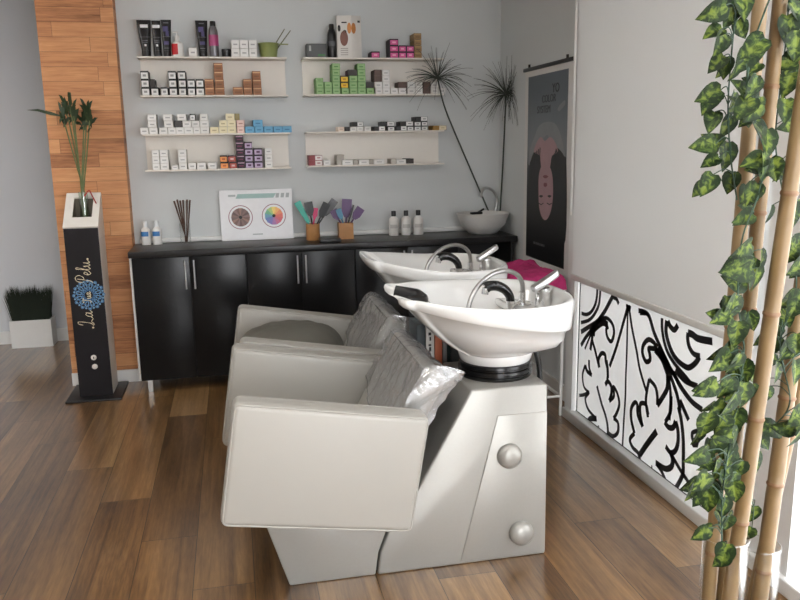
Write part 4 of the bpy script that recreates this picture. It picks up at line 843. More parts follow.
# planter by the far wall
pc = Vector((-1.56, 6.385, 0)); t = thing('grass_planter', pc, 'white box planter of dark upright grass by the far left wall', 'planter')
build('box', MB().box(-1.712, -1.415, 6.30, 6.312, 0, .212).box(-1.712, -1.415, 6.448, 6.46, 0, .212).box(-1.712, -1.70, 6.312, 6.448, 0, .212).box(-1.427, -1.415, 6.312, 6.448, 0, .212).box(-1.70, -1.427, 6.312, 6.448, 0, .03).box(-1.70, -1.427, 6.312, 6.448, .17, .19, 1), [WHITE, DARKV], t)
gm = MB(); rr = random.Random(4)
for i in range(1100):
    x = rr.uniform(-1.695, -1.432); y = rr.uniform(6.318, 6.444); h = .250 + .02 * math.sin(x * 60) + rr.uniform(-.03, .025); dx = rr.uniform(-.02, .02) - .02 * (1 if x < -1.64 else 0) + .01 * (1 if x > -1.46 else 0); dy = rr.uniform(-.015, .012); w2 = rr.uniform(.0015, .003)
    gm.add([(x - w2, y, .19), (x + w2, y, .19), (x + dx + w2 * .6, y + dy, .19 + h * .7), (x + dx - w2 * .6, y + dy, .19 + h * .7), (x + dx * 1.6, y + dy * 1.5, .19 + h)], [(0, 1, 2, 3), (3, 2, 4)])
g = build('grass', gm, mat('dark_grass', rgb(30, 40, 28), .8, var=.3), t); g['kind'] = 'stuff'

# ------------------------------------------------------------------ shampoo units
CX, CY = .905, 2.675
def unit_parts(t):
    Y0, Y1 = CY - .185, CY + .185            # pedestal
    ped = [(1.058, 0), (1.054, .655), (.772, .655), (.598, .346), (.525, .225), (.472, .165), (.440, .085), (.428, 0)]
    po = build('pedestal', MB().rprism([(x, Y0, z) for x, z in ped], (0, Y1 - Y0, 0), .008), SILVER, t, sharp=50)
    pp = [(1.056, .012), (1.053, .554), (.868, .554), (.732, .012)]
    build('side_panel', MB().rprism([(x, Y0 - .003, z) for x, z in pp], (0, .006, 0), .0025, seg=2), SILVER, po, sharp=50) 
    gr = MB(); 
    for kx, kz in ((.911, .403), (.960, .100)):
        k = MB().lathe([(.044, 0), (.046, .006), (.044, .018), (.034, .028), (.018, .033), (0, .034)], (0, 0, 0), 28); k.tf(Matrix.Translation((kx, Y0 - .002, kz)) @ Matrix.Rotation(PI / 2, 4, 'X'))
        build('bolt_cap', k, SILVER, po, sharp=60)
    # chair base, seat, arms, backrest
    base = [(.12, 0), (.422, 0), (.434, .085), (.466, .17), (.52, .235), (.56, .33), (.01, .36)]
    build('chair_base', MB().rprism([(x, Y0 + .004, z) for x, z in base], (0, .36, 0), .006), SILVER, t, sharp=50)
    ya, yb = CY - .385, CY + .385; th = .098
    arm = [(-.032, .742), (.577, .640), (.511, .254), (-.094, .350)]
    for s, a in (('n', ya), ('f', yb - th)):
        ao = build('armrest', MB().rprism([(x, a, z) for x, z in arm], (0, th, 0), .020, seg=4), VINYL, t, sharp=70)
        pi_ = MB(); ar = .016; P2 = [Vector((x, 0, z)) for x, z in arm]; ctr = sum(P2, Vector()) / 4; ring = []
        for i in range(4):
            p_, q0, q1 = P2[i], P2[i - 1], P2[(i + 1) % 4]; e0 = (q0 - p_).normalized(); e1 = (q1 - p_).normalized()
            for k in range(5):
                u = k / 4; c_ = p_ + e0 * .022 * (1 - u) ** 2 + e1 * .022 * u ** 2; ring.append(c_ + (ctr - c_).normalized() * .007)
        for yy in (a + .006, a + th - .006):
            pi_.tube([Vector((p_.x, yy, p_.z)) for p_ in ring], .0035, 6, close=True)
        build('piping', pi_, VINYL, ao, sharp=80)
    sy0, sy1 = ya + th + .004, yb - th - .004
    build('seat', MB().rprism([(x, sy0, z) for x, z in [(-.04, .34), (.50, .25), (.45, .34), (.41, .375), (-.05, .44)]], (0, sy1 - sy0, 0), .02), VINYL, t, sharp=60)
    d = Vector((.205, 0, .375)).normalized(); nb = Vector((d.z, 0, -d.x))
    b0 = Vector((.366, 0, .350)); L = .485; tb = .078
    poly = [b0, b0 + d * L, b0 + d * L + nb * tb, b0 + nb * tb]
    bo = build('backrest', MB().rprism([(p.x, sy0 + .002, p.z) for p in poly], (0, sy1 - sy0 - .004, 0), .022, seg=4), VINYL, t, sharp=70)
    # basin
    def basin_mesh(NT, LIFT):
        def egg(xl, xr, b, z, notch=0, tip=.15, lift=0, sl=0):
            c = .90; out = []; notch *= NT
            for k in range(120):
                q = 2 * PI * k / 120; cq, sq = math.cos(q), math.sin(q)
                if cq >= 0: x = c + (xr - c) * (abs(cq) ** .78); y = b * (1 if sq >= 0 else -1) * abs(sq) ** .82
                else:
                    x = c - (c - xl) * abs(cq) ** .95; yy = b * abs(sq) ** .98
                    if abs(sq) < .42: yy = max(yy, tip * (1 - (1 - abs(sq) / .42) ** 2))
                    elif abs(sq) < .55: yy = max(yy, tip)
                    y = (1 if sq >= 0 else -1) * yy
                zz = z + lift * max(0, (c - x) / .4) ** 1.4 + sl * (c - x)
                if notch and cq < 0:
                    f = max(0.0, 1 - (abs(y) / .112) ** 4)
                    x += .115 * notch * f; zz -= .030 * notch * f
                out.append(Vector((x, CY + y, zz)))
            return out
        lv = [egg(.555, 1.146, .272, .945, 1, .155, LIFT), egg(.535, 1.164, .290, .957, 1, .165, LIFT), egg(.525, 1.175, .300, .957, 1, .17, LIFT), egg(.522, 1.180, .304, .948, 1, .17, LIFT), egg(.526, 1.181, .304, .935, .9, .168, LIFT),
              egg(.540, 1.178, .301, .906, .35, .16, LIFT * .7, .07), egg(.548, 1.174, .297, .888, .12, .152, LIFT * .3, .15), egg(.554, 1.170, .294, .884, .08, .15, LIFT * .3, .155), egg(.570, 1.157, .281, .881, .05, .145, LIFT * .3, .155), egg(.620, 1.155, .262, .840, 0, .13, 0, .15), egg(.682, 1.142, .222, .800, 0, .11, 0, .10), egg(.735, 1.100, .178, .772, 0, .09, 0, .04), egg(.772, 1.064, .150, .757, 0, .08), egg(.785, 1.057, .139, .749, 0, .08)]
        inner = [egg(.60, 1.135, .258, .925, .6, .14, LIFT), egg(.63, 1.125, .242, .89, .2, .13, .02), egg(.67, 1.10, .205, .845, 0, .11), egg(.74, 1.05, .13, .808, 0, .07), egg(.83, .96, .05, .798, 0, .03)]
        return MB().loft(inner[::-1] + lv, cap0=True, cap1=True), lv, egg
    bmb, lv, egg = basin_mesh(1, .03)
    ba = build('basin', bmb, CERAMIC, t, sharp=75)
    # tap deck inside the basin
    i1 = egg(.60, 1.135, .250, .93, 0, .14); dk = [p for p in i1 if p.x > .985]
    dk.sort(key=lambda p: math.atan2(p.y - CY, p.x - 1.0)); dz = .890
    build('tap_deck', MB().rprism([(p.x, p.y, dz - .03) for p in dk], (0, 0, .03), .012, seg=3), CERAMIC, ba, sharp=80)
    build('basin_ring', MB().lathe([(.134, .760), (.139, .752), (.137, .735), (.131, .716), (.127, .711), (.12, .710)], (.92, CY, 0), 40), CERAMIC, ba)
    build('swivel_collar', MB().lathe([(.118, .6552), (.134, .656), (.136, .660), (.136, .668), (.131, .671), (.131, .675), (.136, .678), (.136, .688), (.131, .691), (.131, .695), (.135, .698), (.134, .708), (.128, .712), (.12, .712)], (.92, CY, 0), 40), RUBG, t, sharp=30)
    # neck pad: follows the notch
    rim = [p for p in lv[2] if p.x < .72 and abs(p.y - CY) < .125]; rim.sort(key=lambda p: p.y)
    pad = [p + Vector((.004, 0, -.010)) for p in rim]
    build('neck_pad', MB().tube(cm(pad, 2), [.021 * min(1, .55 + .12 * min(i, 2 * len(pad) - 1 - i)) for i in range(2 * len(pad) - 1)], 12, flat=(1.45, .70)), RUB, ba, sharp=80)
    build('drain', MB().lathe([(.03, .799), (.03, .803), (.02, .804), (0, .803)], (.895, CY, 0), 20), CHROME, ba)
    # faucet set on the deck
    fx, fy = 1.106, CY - .005
    mx = MB(); mx.tube([(fx, fy, dz), (fx - .003, fy, dz + .045), (fx - .006, fy, dz + .075)], [.030, .029, .027], 20).lathe([(.032, dz - .001), (.032, dz + .005), (.029, dz + .008)], (fx, fy, 0), 20)
    fo = build('mixer_tap', mx, CHROME, t)
    build('lever', MB().rprism([Vector((fx - .040, fy - .022, dz + .058)), Vector((fx - .040, fy + .022, dz + .058)), Vector((fx + .058, fy + .014, dz + .118)), Vector((fx + .058, fy - .014, dz + .118))], (-.008, 0, .024), .007), STEEL, fo)
    hx, hy = 1.056, CY + .085
    sx, sy = .990, CY - .035
    hs = cm([(hx, hy, dz + .005), (hx, hy - .004, dz + .050), (hx - .008, hy - .012, dz + .090), (hx - .040, hy - .035, dz + .124), (hx - .095, hy - .062, dz + .142), (hx - .160, hy - .085, dz + .130), (hx - .215, hy - .105, dz + .090), (hx - .246, hy - .12, dz + .038), (hx - .250, hy - .122, dz - .02), (hx - .225, hy - .12, dz - .075)], 6)
    build('hose', MB().tube(hs, .0088, 10), mat('steel_hose', (.42, .41, .40, 1), .38, .9, var=.25, scale=220), t)
    build('hose_ferrule', MB().lathe([(.036, dz), (.036, dz + .004), (.014, dz + .006), (.013, dz + .045), (.011, dz + .047)], (hx, hy, 0), 18), CHROME, t)
    sx = 1.0; sy = CY - .03; sb = Vector((.964, sy - .01, dz))
    so = build('sprayer_holder', MB().lathe([(.024, dz), (.024, dz + .004), (.015, dz + .007), (.014, dz + .028), (.017, dz + .03), (.017, dz + .042)], (sb.x, sb.y, 0), 18).tube([(sb.x + .012, sb.y + .01, dz + .022), (hx - .015, hy - .012, dz + .012)], .006, 8), CHROME, t)
    sp = cm([(sb.x, sb.y, dz + .038), (sb.x - .004, sb.y, dz + .060), (sb.x - .022, sb.y, dz + .084), (sb.x - .052, sb.y, dz + .099), (sb.x - .082, sb.y, dz + .100), (sb.x - .094, sb.y, dz + .094)], 4)
    L_ = len(sp); spo = build('sprayer', MB().tube(sp, [.0150 + .006 * (i / L_) for i in range(L_)], 12), RUBG, so)
    build('nozzle', MB().tube([sp[-1], sp[-1] + Vector((-.004, 0, -.022))], .013, 12), CHROME, spo)
    dh = cm([(1.045, CY + .05, .79), (1.10, CY + .06, .72), (1.125, CY + .065, .6), (1.11, CY + .07, .4), (1.10, CY + .07, .1), (1.10, CY + .07, .02)], 6)
    build('drain_hose', MB().tube(dh, .011, 10), RUB, t)
    return sy0, sy1, d, nb, b0, L, tb, basin_mesh
U1 = thing('shampoo_unit', (.6, CY, 0), 'nearer shampoo chair and basin unit, with its side panel in full view', 'shampoo unit', 'shampoo chair and basin units')
sy0, sy1, BD, BN, B0, BL, BT, basin_mesh = unit_parts(U1)
DY = .772
def copy_tree(o, parent=None, label=None, loc=None):
    c = o.copy(); COL.objects.link(c)
    if parent is not None: c.parent = parent
    if label: c['label'] = label
    if loc is not None: c.location = loc
    for ch in list(o.children): copy_tree(ch, c)
    return c
bpy.context.view_layer.update()
U2 = copy_tree(U1, label='farther shampoo chair and basin unit, in front of the black cabinets', loc=(.632, CY + DY, 0))
# the farther basin has lost its neck pad and has a plain lip
for ch in [c for c in U2.children_recursive if c.name.startswith('neck_pad')]: bpy.data.objects.remove(ch)
b2 = next(c for c in U2.children if c.name.startswith('basin')); tmp = build('plain_basin', basin_mesh(0, .055)[0], CERAMIC, U1, sharp=75); b2.data = tmp.data; bpy.data.objects.remove(tmp)
# clear plastic covers pulled over the backrests
def plastic_mat():
    m = bpy.data.materials.new('clear_plastic_film'); m.use_nodes = True; nt = m.node_tree; nt.nodes.remove(nt.nodes['Principled BSDF']); out = nt.nodes['Material Output']
    tr = N(nt, 'ShaderNodeBsdfTransparent'); tr.inputs[0].default_value = (.97, .97, .97, 1); gl = N(nt, 'ShaderNodeBsdfGlossy'); gl.inputs['Roughness'].default_value = .10
    df = N(nt, 'ShaderNodeBsdfDiffuse'); df.inputs[0].default_value = (.85, .85, .86, 1)
    tc = N(nt, 'ShaderNodeTexCoord'); n = N(nt, 'ShaderNodeTexNoise'); n.inputs['Scale'].default_value = 20; n.inputs['Detail'].default_value = 6; n.inputs['Distortion'].default_value = 2.4; nt.links.new(tc.outputs['Object'], n.inputs['Vector'])
    bu = N(nt, 'ShaderNodeBump'); bu.inputs['Strength'].default_value = .35; bu.inputs['Distance'].default_value = .01; nt.links.new(n.outputs['Fac'], bu.inputs['Height']); nt.links.new(bu.outputs['Normal'], gl.inputs['Normal'])
    lw = N(nt, 'ShaderNodeLayerWeight'); lw.inputs['Blend'].default_value = .3; nt.links.new(bu.outputs['Normal'], lw.inputs['Normal'])
    m1 = N(nt, 'ShaderNodeMixShader'); pw = math_node(nt, 'POWER', n.outputs['Fac'], 5.0); nt.links.new(math_node(nt, 'ADD', math_node(nt, 'MULTIPLY', pw, 1.2), .09), m1.inputs[0]); nt.links.new(tr.outputs[0], m1.inputs[1]); nt.links.new(df.outputs[0], m1.inputs[2])
    m2 = N(nt, 'ShaderNodeMixShader'); nt.links.new(math_node(nt, 'ADD', math_node(nt, 'MULTIPLY', lw.outputs['Fresnel'], .8), .13), m2.inputs[0]); nt.links.new(m1.outputs[0], m2.inputs[1]); nt.links.new(gl.outputs[0], m2.inputs[2])
    nt.links.new(m2.outputs[0], out.inputs[0]); return m
PLAST = plastic_mat()
def cover(dx, dy, label, seed):
    mb = MB(); y0, y1 = sy0 - .010 + dy, sy1 + .010 + dy
    y0 = sy0 + .000 + dy; y1 = sy1 - .000 + dy
    # closed-section sleeve: loops around (front, top, back) drawn across Y
    nv, g = 64, .010; NF = 44
    vs = []; n_ = None
    for j in range(nv + 1):
        v = j / nv; s_lo = .10 + .17 * v; path = []
        for i in range(NF): path.append((s_lo + (BL + g - .02 - s_lo) * i / (NF - 1), -g))
        for a in range(1, 8): q = PI / 2 * a / 8; path.append((BL - .02 + (g + .02) * math.sin(q), .02 - (g + .02) * math.cos(q)))
        for a in range(6): path.append((BL + g + .002, .02 + (BT - .04) * a / 5))
        for a in range(1, 8): q = PI / 2 * a / 8; path.append((BL - .02 + (g + .02) * math.cos(q), BT - .02 + (g + .02) * math.sin(q)))
        for i in range(NF // 2): path.append((BL - (BL - .14) * i / (NF // 2 - 1) - .01, BT + g))
        n_ = len(path)
        for i, (s, k) in enumerate(path):
            p = B0 + BD * s + BN * k + Vector((dx, 0, 0)); y = y0 + (y1 - y0) * v
            w = (1 - abs(noise.noise(Vector((s * 10 + y * 7 + seed, y * 9 - s * 6, k * 12)))) * 2.2) * .007 + (1 - abs(noise.noise(Vector((s * 24 + seed - y * 16, y * 30 + s * 10, k * 20)))) * 2) * .0035
            off = BN * (-1 if i < NF + 6 else 1) + (BD * .8 if NF - 1 < i < NF + 20 else Vector())
            fl = max(0, 1 - v / .10) ** 2 * .040 * max(0, 1 - abs(i - (NF + 14)) / 11)
            vs.append(Vector((p.x, y - fl * .5, p.z)) + off.normalized() * max(-.002, w) + BD * fl * .8 + BN * fl * .9)
    fs = [(j * n_ + i, j * n_ + i + 1, (j + 1) * n_ + i + 1, (j + 1) * n_ + i) for j in range(nv) for i in range(n_ - 1)]
    # end caps: the gathered sides
    for yv, row, sg in ((y0, 0, -1), (y1, nv, 1)):
        base = row * n_; half = n_ // 2
        rows_ = []
        for i in range(half): fs.append((base + i, base + i + 1, base + n_ - 2 - i, base + n_ - 1 - i) if i + 1 < n_ - 2 - i else (base + i, base + i + 1, base + n_ - 1 - i))
    mb.add(vs, fs)
    mb.tube([vs[j * n_] + Vector((-.001, 0, 0)) for j in range(0, nv + 1, 2)], .0018, 5)
    o = build('plastic_cover', mb, PLAST, sharp=80)
    tag(o, label, 'cover', 'clear plastic covers on the backrests')
cover(0, 0, 'crumpled clear plastic cover over the nearer chair backrest', 1.3)
cover(.032, DY, 'crumpled clear plastic cover over the farther chair backrest', 7.7)
# round cushion on the far seat
cq = Vector((.228, CY + DY, .418)); cu = MB(); loops = []; TH = .145
for i in range(17):
    v = i / 16; a = -PI / 2 + PI * v; r = .240 * max(.02, math.cos(a)) ** .55; z = TH * math.sin(a) + TH
    loops.append([Vector((cq.x + r * math.cos(q) * (1 + .03 * math.sin(5 * q)), cq.y + r * math.sin(q) * (1 + .025 * math.sin(7 * q)), cq.z + z + .007 * math.sin(9 * q) * math.cos(a) - .141 * r * math.cos(q) * (1 - v))) for q in [2 * PI * k / 48 for k in range(48)]])
tag(build('round_cushion', cu.loft(loops, cap0=True, cap1=True), CUSH, sharp=80), 'round grey-green cushion lying on the farther chair seat', 'cushion')

# ------------------------------------------------------------------ books and the pink towels behind the basins
zb = .585
t = thing('low_rack', (.84, 3.05, 0), 'narrow black rack of books between the two basin pedestals', 'rack')
build('board', MB().box(.672, 1.04, 2.90, 3.20, zb - .02, zb), BLACK, t)
build('back_panel', MB().box(.745, 1.04, 3.20, 3.212, .30, .70), BLACK, t)
for lx in (.686, 1.025):
    for ly in (2.915, 3.185): build('leg', MB().box(lx - .012, lx + .012, ly - .012, ly + .012, 0, zb - .02), BLACK, t)
bk = [(417, 425.5, .205, (52, 62, 66), 'dark teal book, first in the rack, nearest the farther backrest'), (426, 434.6, .200, (206, 204, 198), 'white book with dark spine lettering beside the orange book'), (435, 442.4, .190, (186, 98, 60), 'orange book standing in the rack under the basin'), (443, 447.2, .185, (150, 150, 148), 'thin light grey book right of the orange book'), (447.6, 450.6, .18, (40, 62, 58), 'thin dark green book in the low rack'), (451, 460, .175, (92, 94, 94), 'grey book last in the low rack by the basin foot')]
for a, c, h, colr, lab in bk:
    x0, x1 = at(a, 345, 2.94).x, at(c, 345, 2.94).x; x1 -= .001
    b = MB().rbox(((x0 + x1) / 2, 3.01, zb + h / 2 + .0004), (x1 - x0, .14, h), .002, 0).box(x0 + .003, x1 - .003, 2.95, 3.075, zb + h - .004, zb + h - .001 + .0012, 1)
    o = build('book', b, [mat('cover_%d_%d_%d' % colr, rgb(*colr), .5), WHITE], sharp=40); 
    tag(o, lab, 'book', 'books in the low rack')
    o_loc = LOC[o.name]
    if colr[0] > 200:
        sp_ = MB(); u = 0
        for k, (l_, r_, h_) in enumerate(((.3, .62, .020), (.3, .5, .012), (.36, .62, .018), (.3, .62, .008), (.42, .62, .016), (.3, .62, .012))): sp_.box(x0 + (x1 - x0) * l_, x0 + (x1 - x0) * r_, 2.9392, 2.941, zb + .05 + k * .022, zb + .05 + k * .022 + h_)
        build('spine_print', sp_, mat('print_black', rgb(34, 32, 32), .5), o, smooth=False)
t = thing('towel_trolley', (1.58, 3.92, 0), 'white metal trolley behind the basins carrying pink towels', 'trolley')
tx0, tx1, ty0, ty1 = 1.36, 1.715, 3.62, 4.22
for lx in (tx0, tx1):
    for ly in (ty0 + .25, ty1): build('leg', MB().tube([(lx, ly, 0), (lx, ly, .70)], .009, 10), WHITE, t)
build('bottom_rail', MB().tube([(tx0, ty0 + .25, .11), (tx1, ty0 + .25, .11)], .007, 8).tube([(tx0, ty1, .11), (tx1, ty1, .11)], .007, 8).tube([(tx0, ty0 + .25, .11), (tx0, ty1, .11)], .007, 8).tube([(tx1, ty0 + .25, .11), (tx1, ty1, .11)], .007, 8), WHITE, t)
build('top_shelf', MB().rbox(((tx0 + tx1) / 2, (ty0 + .24 + ty1) / 2, .71), (tx1 - tx0 + .02, ty1 - ty0 - .22, .02), .004), WHITE, t)
tw = MB(); nu, nv = 36, 40; vs = []
for i in range(nu + 1):
    for j in range(nv + 1):
        u, v = i / nu, j / nv; x = 1.375 + .335 * u; y = 3.80 + .46 * v
        e = min(1, min(u, 1 - u, v, 1 - v) / .10)
        z = .722 + (.085 + .03 * noise.noise(Vector((x * 7, y * 7, 1))) + .012 * noise.noise(Vector((x * 25, y * 25, 3)))) * (e * (2 - e)) ** .5
        vs.append((x, y, z))
fs = [(i * (nv + 1) + j, (i + 1) * (nv + 1) + j, (i + 1) * (nv + 1) + j + 1, i * (nv + 1) + j + 1) for i in range(nu) for j in range(nv)]
nb_ = len(vs); ring = [i * (nv + 1) for i in range(nu + 1)] + [nu * (nv + 1) + j for j in range(1, nv + 1)] + [i * (nv + 1) + nv for i in range(nu - 1, -1, -1)] + [j for j in range(nv - 1, 0, -1)]
fs.append(tuple(ring)); tw.add(vs, fs)
tag(build('pink_towel', tw, PINK, sharp=80), 'bright pink towel heaped on the white trolley behind the basins', 'towel')

# ------------------------------------------------------------------ bamboo canes, glass vases, ivy
def cane(p0, p1, r, label, zlo, zhi, seed, node0=.1, step=.27):
    rr = random.Random(seed); p0, p1 = Vector(p0), Vector(p1); d = (p1 - p0); a = p0 + d * ((zlo - p0.z) / d.z); b = p0 + d * ((zhi - p0.z) / d.z); L = (b - a).length; d = d.normalized()
    pts, rs, ms = [], [], []; s = 0; nodes = []; q = node0
    while q < L: nodes.append(q); q += step * rr.uniform(.85, 1.15)
    ss = sorted(set([0, L] + [n_ + o_ for n_ in nodes for o_ in (-.03, -.006, -.002, .002, .006, .03) if 0 < n_ + o_ < L]))
    for s in ss:
        dn = min([abs(s - n_) for n_ in nodes] + [9]); rs.append(r * (1.10 if dn < .0025 else (.97 if dn < .008 else 1.0)) * (1 - .10 * s / L)); pts.append(a + d * s)
    mb = MB(); mb.tube(pts, rs, 18, 0)
    for fi in range((len(ss) - 1) * 18):
        i = fi // 18; mid = (ss[i] + ss[i + 1]) / 2
        if min(abs(mid - n_) for n_ in nodes) < .005: mb.m[fi] = 1
    tag(build('bamboo_cane', mb, [BAMBOO, BAMBOOR], sharp=60), label, 'bamboo', 'bamboo canes by the window'); return a, b
YV = 1.66
v1 = at(723.5, 575, YV - .045); v2 = at(757.5, 575, YV + .045); H1 = at(723, 545, YV - .08).z; H2 = at(757, 557, YV - .01).z
v1z = .0005
for c, r, h, lab in ((v1, .0560, H1, 'clear glass cylinder vase holding the canes nearest the window ornament'), (v2, .0540, H2, 'clear glass cylinder vase with its rim showing, holding the right canes')):
    t = thing('cylinder_vase', (c.x, c.y, 0), lab, 'vase', 'clear cylinder vases')
    build('glass', MB().lathe([(r - .002, .0003), (r, .004), (r, h), (r - .003, h), (r - .003, .012), (0, .012)], (c.x, c.y, 0), 40), GLASS, t)
    build('rim', MB().tube([(c.x + (r - .0015) * math.cos(2 * PI * k / 40), c.y + (r - .0015) * math.sin(2 * PI * k / 40), h) for k in range(40)], .0022, 6, close=True), glass_mat('bright_glass_rim', (.97, .98, .98, 1), .6), t)
zl = .0135
def through(vc, h, dx, dy, top_px, Yt, r, lab, seed, n0):
    p0 = Vector((vc.x + dx, vc.y + dy, h / 2)); p1 = at(*top_px, Yt); return cane(p0, p1, r, lab, zl + .004, 2.62, seed, n0)
C = []
C.append(through(v1, H1, -.030, .014, (743, 200), 1.665, .0180, 'bamboo cane furthest back on the left, partly behind the middle cane', 1, .2))
C.append(through(v1, H1, .011, .026, (764, 160), 1.685, .0178, 'upright middle bamboo cane standing at the picture top', 2, .22))
C.append(through(v1, H1, .000, -.020, (785, 222), 1.545, .0188, 'front bamboo cane slanting up to the right across the others', 3, .30))
C.append(through(v2, H2, -.003, -.016, (788, 390), 1.70, .0210, 'thick bamboo cane leaning right out of the rimmed glass vase', 4, .33))
C.append(through(v2, H2, .006, .026, (786, 450), 1.735, .0160, 'slim bamboo cane behind, rightmost in the rimmed glass vase', 5, .42))
# ivy
def leaf(mb, p, L, d, nrm, rr):
    """heart-shaped leaf: stalk end p, pointing along d, folded on the midrib"""
    d = d.normalized(); sd = nrm.cross(d); sd = sd.normalized() if sd.length > 1e-5 else d.orthogonal().normalized(); up = d.cross(sd).normalized()
    W_ = L * .40
    prof = [(0, 0), (-.07, .45), (.05, .86), (.25, 1.0), (.45, .90), (.65, .66), (.85, .30), (1.0, 0)]
    rows = []
    for u, w in prof:
        dr = -.22 * L * max(0, u) ** 2
        c = p + d * (L * max(u, 0)) + up * dr; e = p + d * (L * u) + up * (dr + .10 * L * w)
        rows.append((c, c.lerp(e - sd * W_ * w, .45), e - sd * W_ * w, c.lerp(e + sd * W_ * w, .45), e + sd * W_ * w))
    vs = [q for r_ in rows for q in r_]
    for i in range(len(rows) - 1):
        a, b = 5 * i, 5 * i + 5
        mb.add([vs[a], vs[a + 1], vs[a + 2], vs[b], vs[b + 1], vs[b + 2]], [(0, 1, 4, 3), (1, 2, 5, 4)]); mb.att += [0, .5, 1, 0, .5, 1]
        mb.add([vs[a], vs[a + 3], vs[a + 4], vs[b], vs[b + 3], vs[b + 4]], [(0, 1, 4, 3), (1, 2, 5, 4)]); mb.att += [0, .5, 1, 0, .5, 1]
def garland(label, path, leaves, seed, dens, back=0.0):
    path = [(x, y, Y + back) for x, y, Y in path]; leaves = [(x, y, Y + back, L, g) for x, y, Y, L, g in leaves]
    rr = random.Random(seed); pts = cm([at(x, y, Y) for x, y, Y in path], 10)
    t = thing('ivy_garland', pts[-1], label, 'ivy garland', 'artificial ivy garlands on the canes')
    sm = MB().tube(pts, .0020, 6); lm = MB(); lm.att = []
    more = [(x + rr.uniform(-11, 11), y + rr.uniform(-13, 13), Y + rr.uniform(.01, .08), L * rr.uniform(.6, .95), ang + rr.uniform(-.9, .9)) for x, y, Y, L, ang in leaves * 2 if rr.random() < dens / 2]
    leaves = [(x, y, Y, L * .95, ang + rr.uniform(-.25, .25)) for x, y, Y, L, ang in leaves] + more
    for x, y, Y, L, ang in leaves:
        c = at(x, y, Y); q = min(pts, key=lambda p: (p - c).length)
        d = Vector((math.cos(ang), rr.uniform(-.35, .15), math.sin(ang))).normalized(); st = c - d * L * .5
        mid = (q + st) / 2 + Vector((0, -.006, .012))
        if (q - st).length < .22: sm.tube(cm([q, mid, st], 4), .0013, 5)
        nr = Vector((rr.uniform(-.9, .9), -1, rr.uniform(-.3, .9))).normalized()
        leaf(lm, st, L * rr.uniform(.95, 1.15), d, nr, rr)
    build('stem', sm, STEMG, t); fo = build('foliage', lm, LEAFD, t, smooth=True, sharp=60); fo.data.attributes.new('leaf_across', 'FLOAT', 'POINT').data.foreach_set('value', lm.att)
A = lambda s: math.radians(s)
garland('ivy garland hanging in the air left of the bamboo canes, upper part', [(741, -20, 1.66), (735, 20, 1.66), (731, 60, 1.65), (728, 110, 1.64), (731, 160, 1.64), (737, 200, 1.64)],
    [(714, 12, 1.64, .062, A(205)), (731, 15, 1.66, .066, A(260)), (713, 32, 1.64, .055, A(195)), (721, 44, 1.63, .058, A(250)), (716, 64, 1.64, .05, A(235)), (725, 68, 1.65, .05, A(265)), (709, 95, 1.63, .060, A(190)), (733, 105, 1.66, .062, A(262)), (712, 121, 1.64, .05, A(240)), (727, 127, 1.65, .055, A(260)), (703, 145, 1.63, .062, A(195)), (711, 161, 1.64, .042, A(215)), (727, 155, 1.66, .064, A(250)), (708, 184, 1.63, .052, A(230)), (730, 184, 1.65, .058, A(265)), (744, 4, 1.64, .06, A(270)), (742, 30, 1.66, .05, A(300))], 21, .35, -.03)
garland('ivy garland twining up the middle cane', [(775, -15, 1.7), (752, 50, 1.60), (748, 105, 1.60), (764, 150, 1.72), (760, 190, 1.60), (742, 240, 1.60), (738, 300, 1.60), (744, 350, 1.60), (736, 400, 1.62), (728, 450, 1.60), (722, 500, 1.58), (722, 545, 1.55)],
    [(753, 47, 1.58, .066, A(215)), (745, 60, 1.59, .058, A(235)), (742, 88, 1.60, .05, A(150)), (753, 88, 1.58, .052, A(250)), (744, 108, 1.59, .06, A(220)), (756, 108, 1.62, .052, A(260)), (769, 143, 1.60, .066, A(280)), (753, 161, 1.59, .06, A(195)), (765, 165, 1.58, .055, A(270)), (774, 170, 1.60, .058, A(290)), (752, 195, 1.60, .06, A(250)), (744, 218, 1.60, .05, A(200)), (742, 252, 1.58, .072, A(200)), (739, 270, 1.56, .072, A(190)), (762, 262, 1.62, .06, A(280)), (757, 280, 1.60, .062, A(270)), (731, 310, 1.58, .074, A(260)), (722, 318, 1.57, .05, A(200)), (737, 335, 1.59, .066, A(265)), (752, 322, 1.62, .055, A(280)), (722, 362, 1.58, .064, A(205)), (735, 365, 1.58, .06, A(255)), (706, 390, 1.56, .068, A(215)), (726, 388, 1.60, .06, A(240)), (744, 372, 1.62, .06, A(280)), (744, 395, 1.60, .06, A(265)), (718, 408, 1.58, .05, A(200)), (706, 425, 1.56, .062, A(250)), (722, 425, 1.59, .055, A(250)), (736, 420, 1.61, .06, A(270)), (698, 457, 1.55, .062, A(195)), (718, 445, 1.58, .055, A(240)), (730, 455, 1.60, .06, A(265)), (702, 482, 1.56, .055, A(225)), (716, 470, 1.58, .055, A(260)), (708, 502, 1.55, .066, A(260)), (726, 480, 1.59, .058, A(275)), (735, 492, 1.57, .058, A(280)), (724, 508, 1.58, .052, A(250)), (700, 535, 1.54, .052, A(210)), (724, 556, 1.53, .062, A(262)), (728, 525, 1.57, .05, A(270)), (738, 470, 1.62, .055, A(250)), (728, 350, 1.60, .055, A(215)), (731, 405, 1.57, .06, A(230)), (722, 436, 1.56, .05, A(190)), (735, 438, 1.59, .055, A(285))], 22, 1.6, -.055)
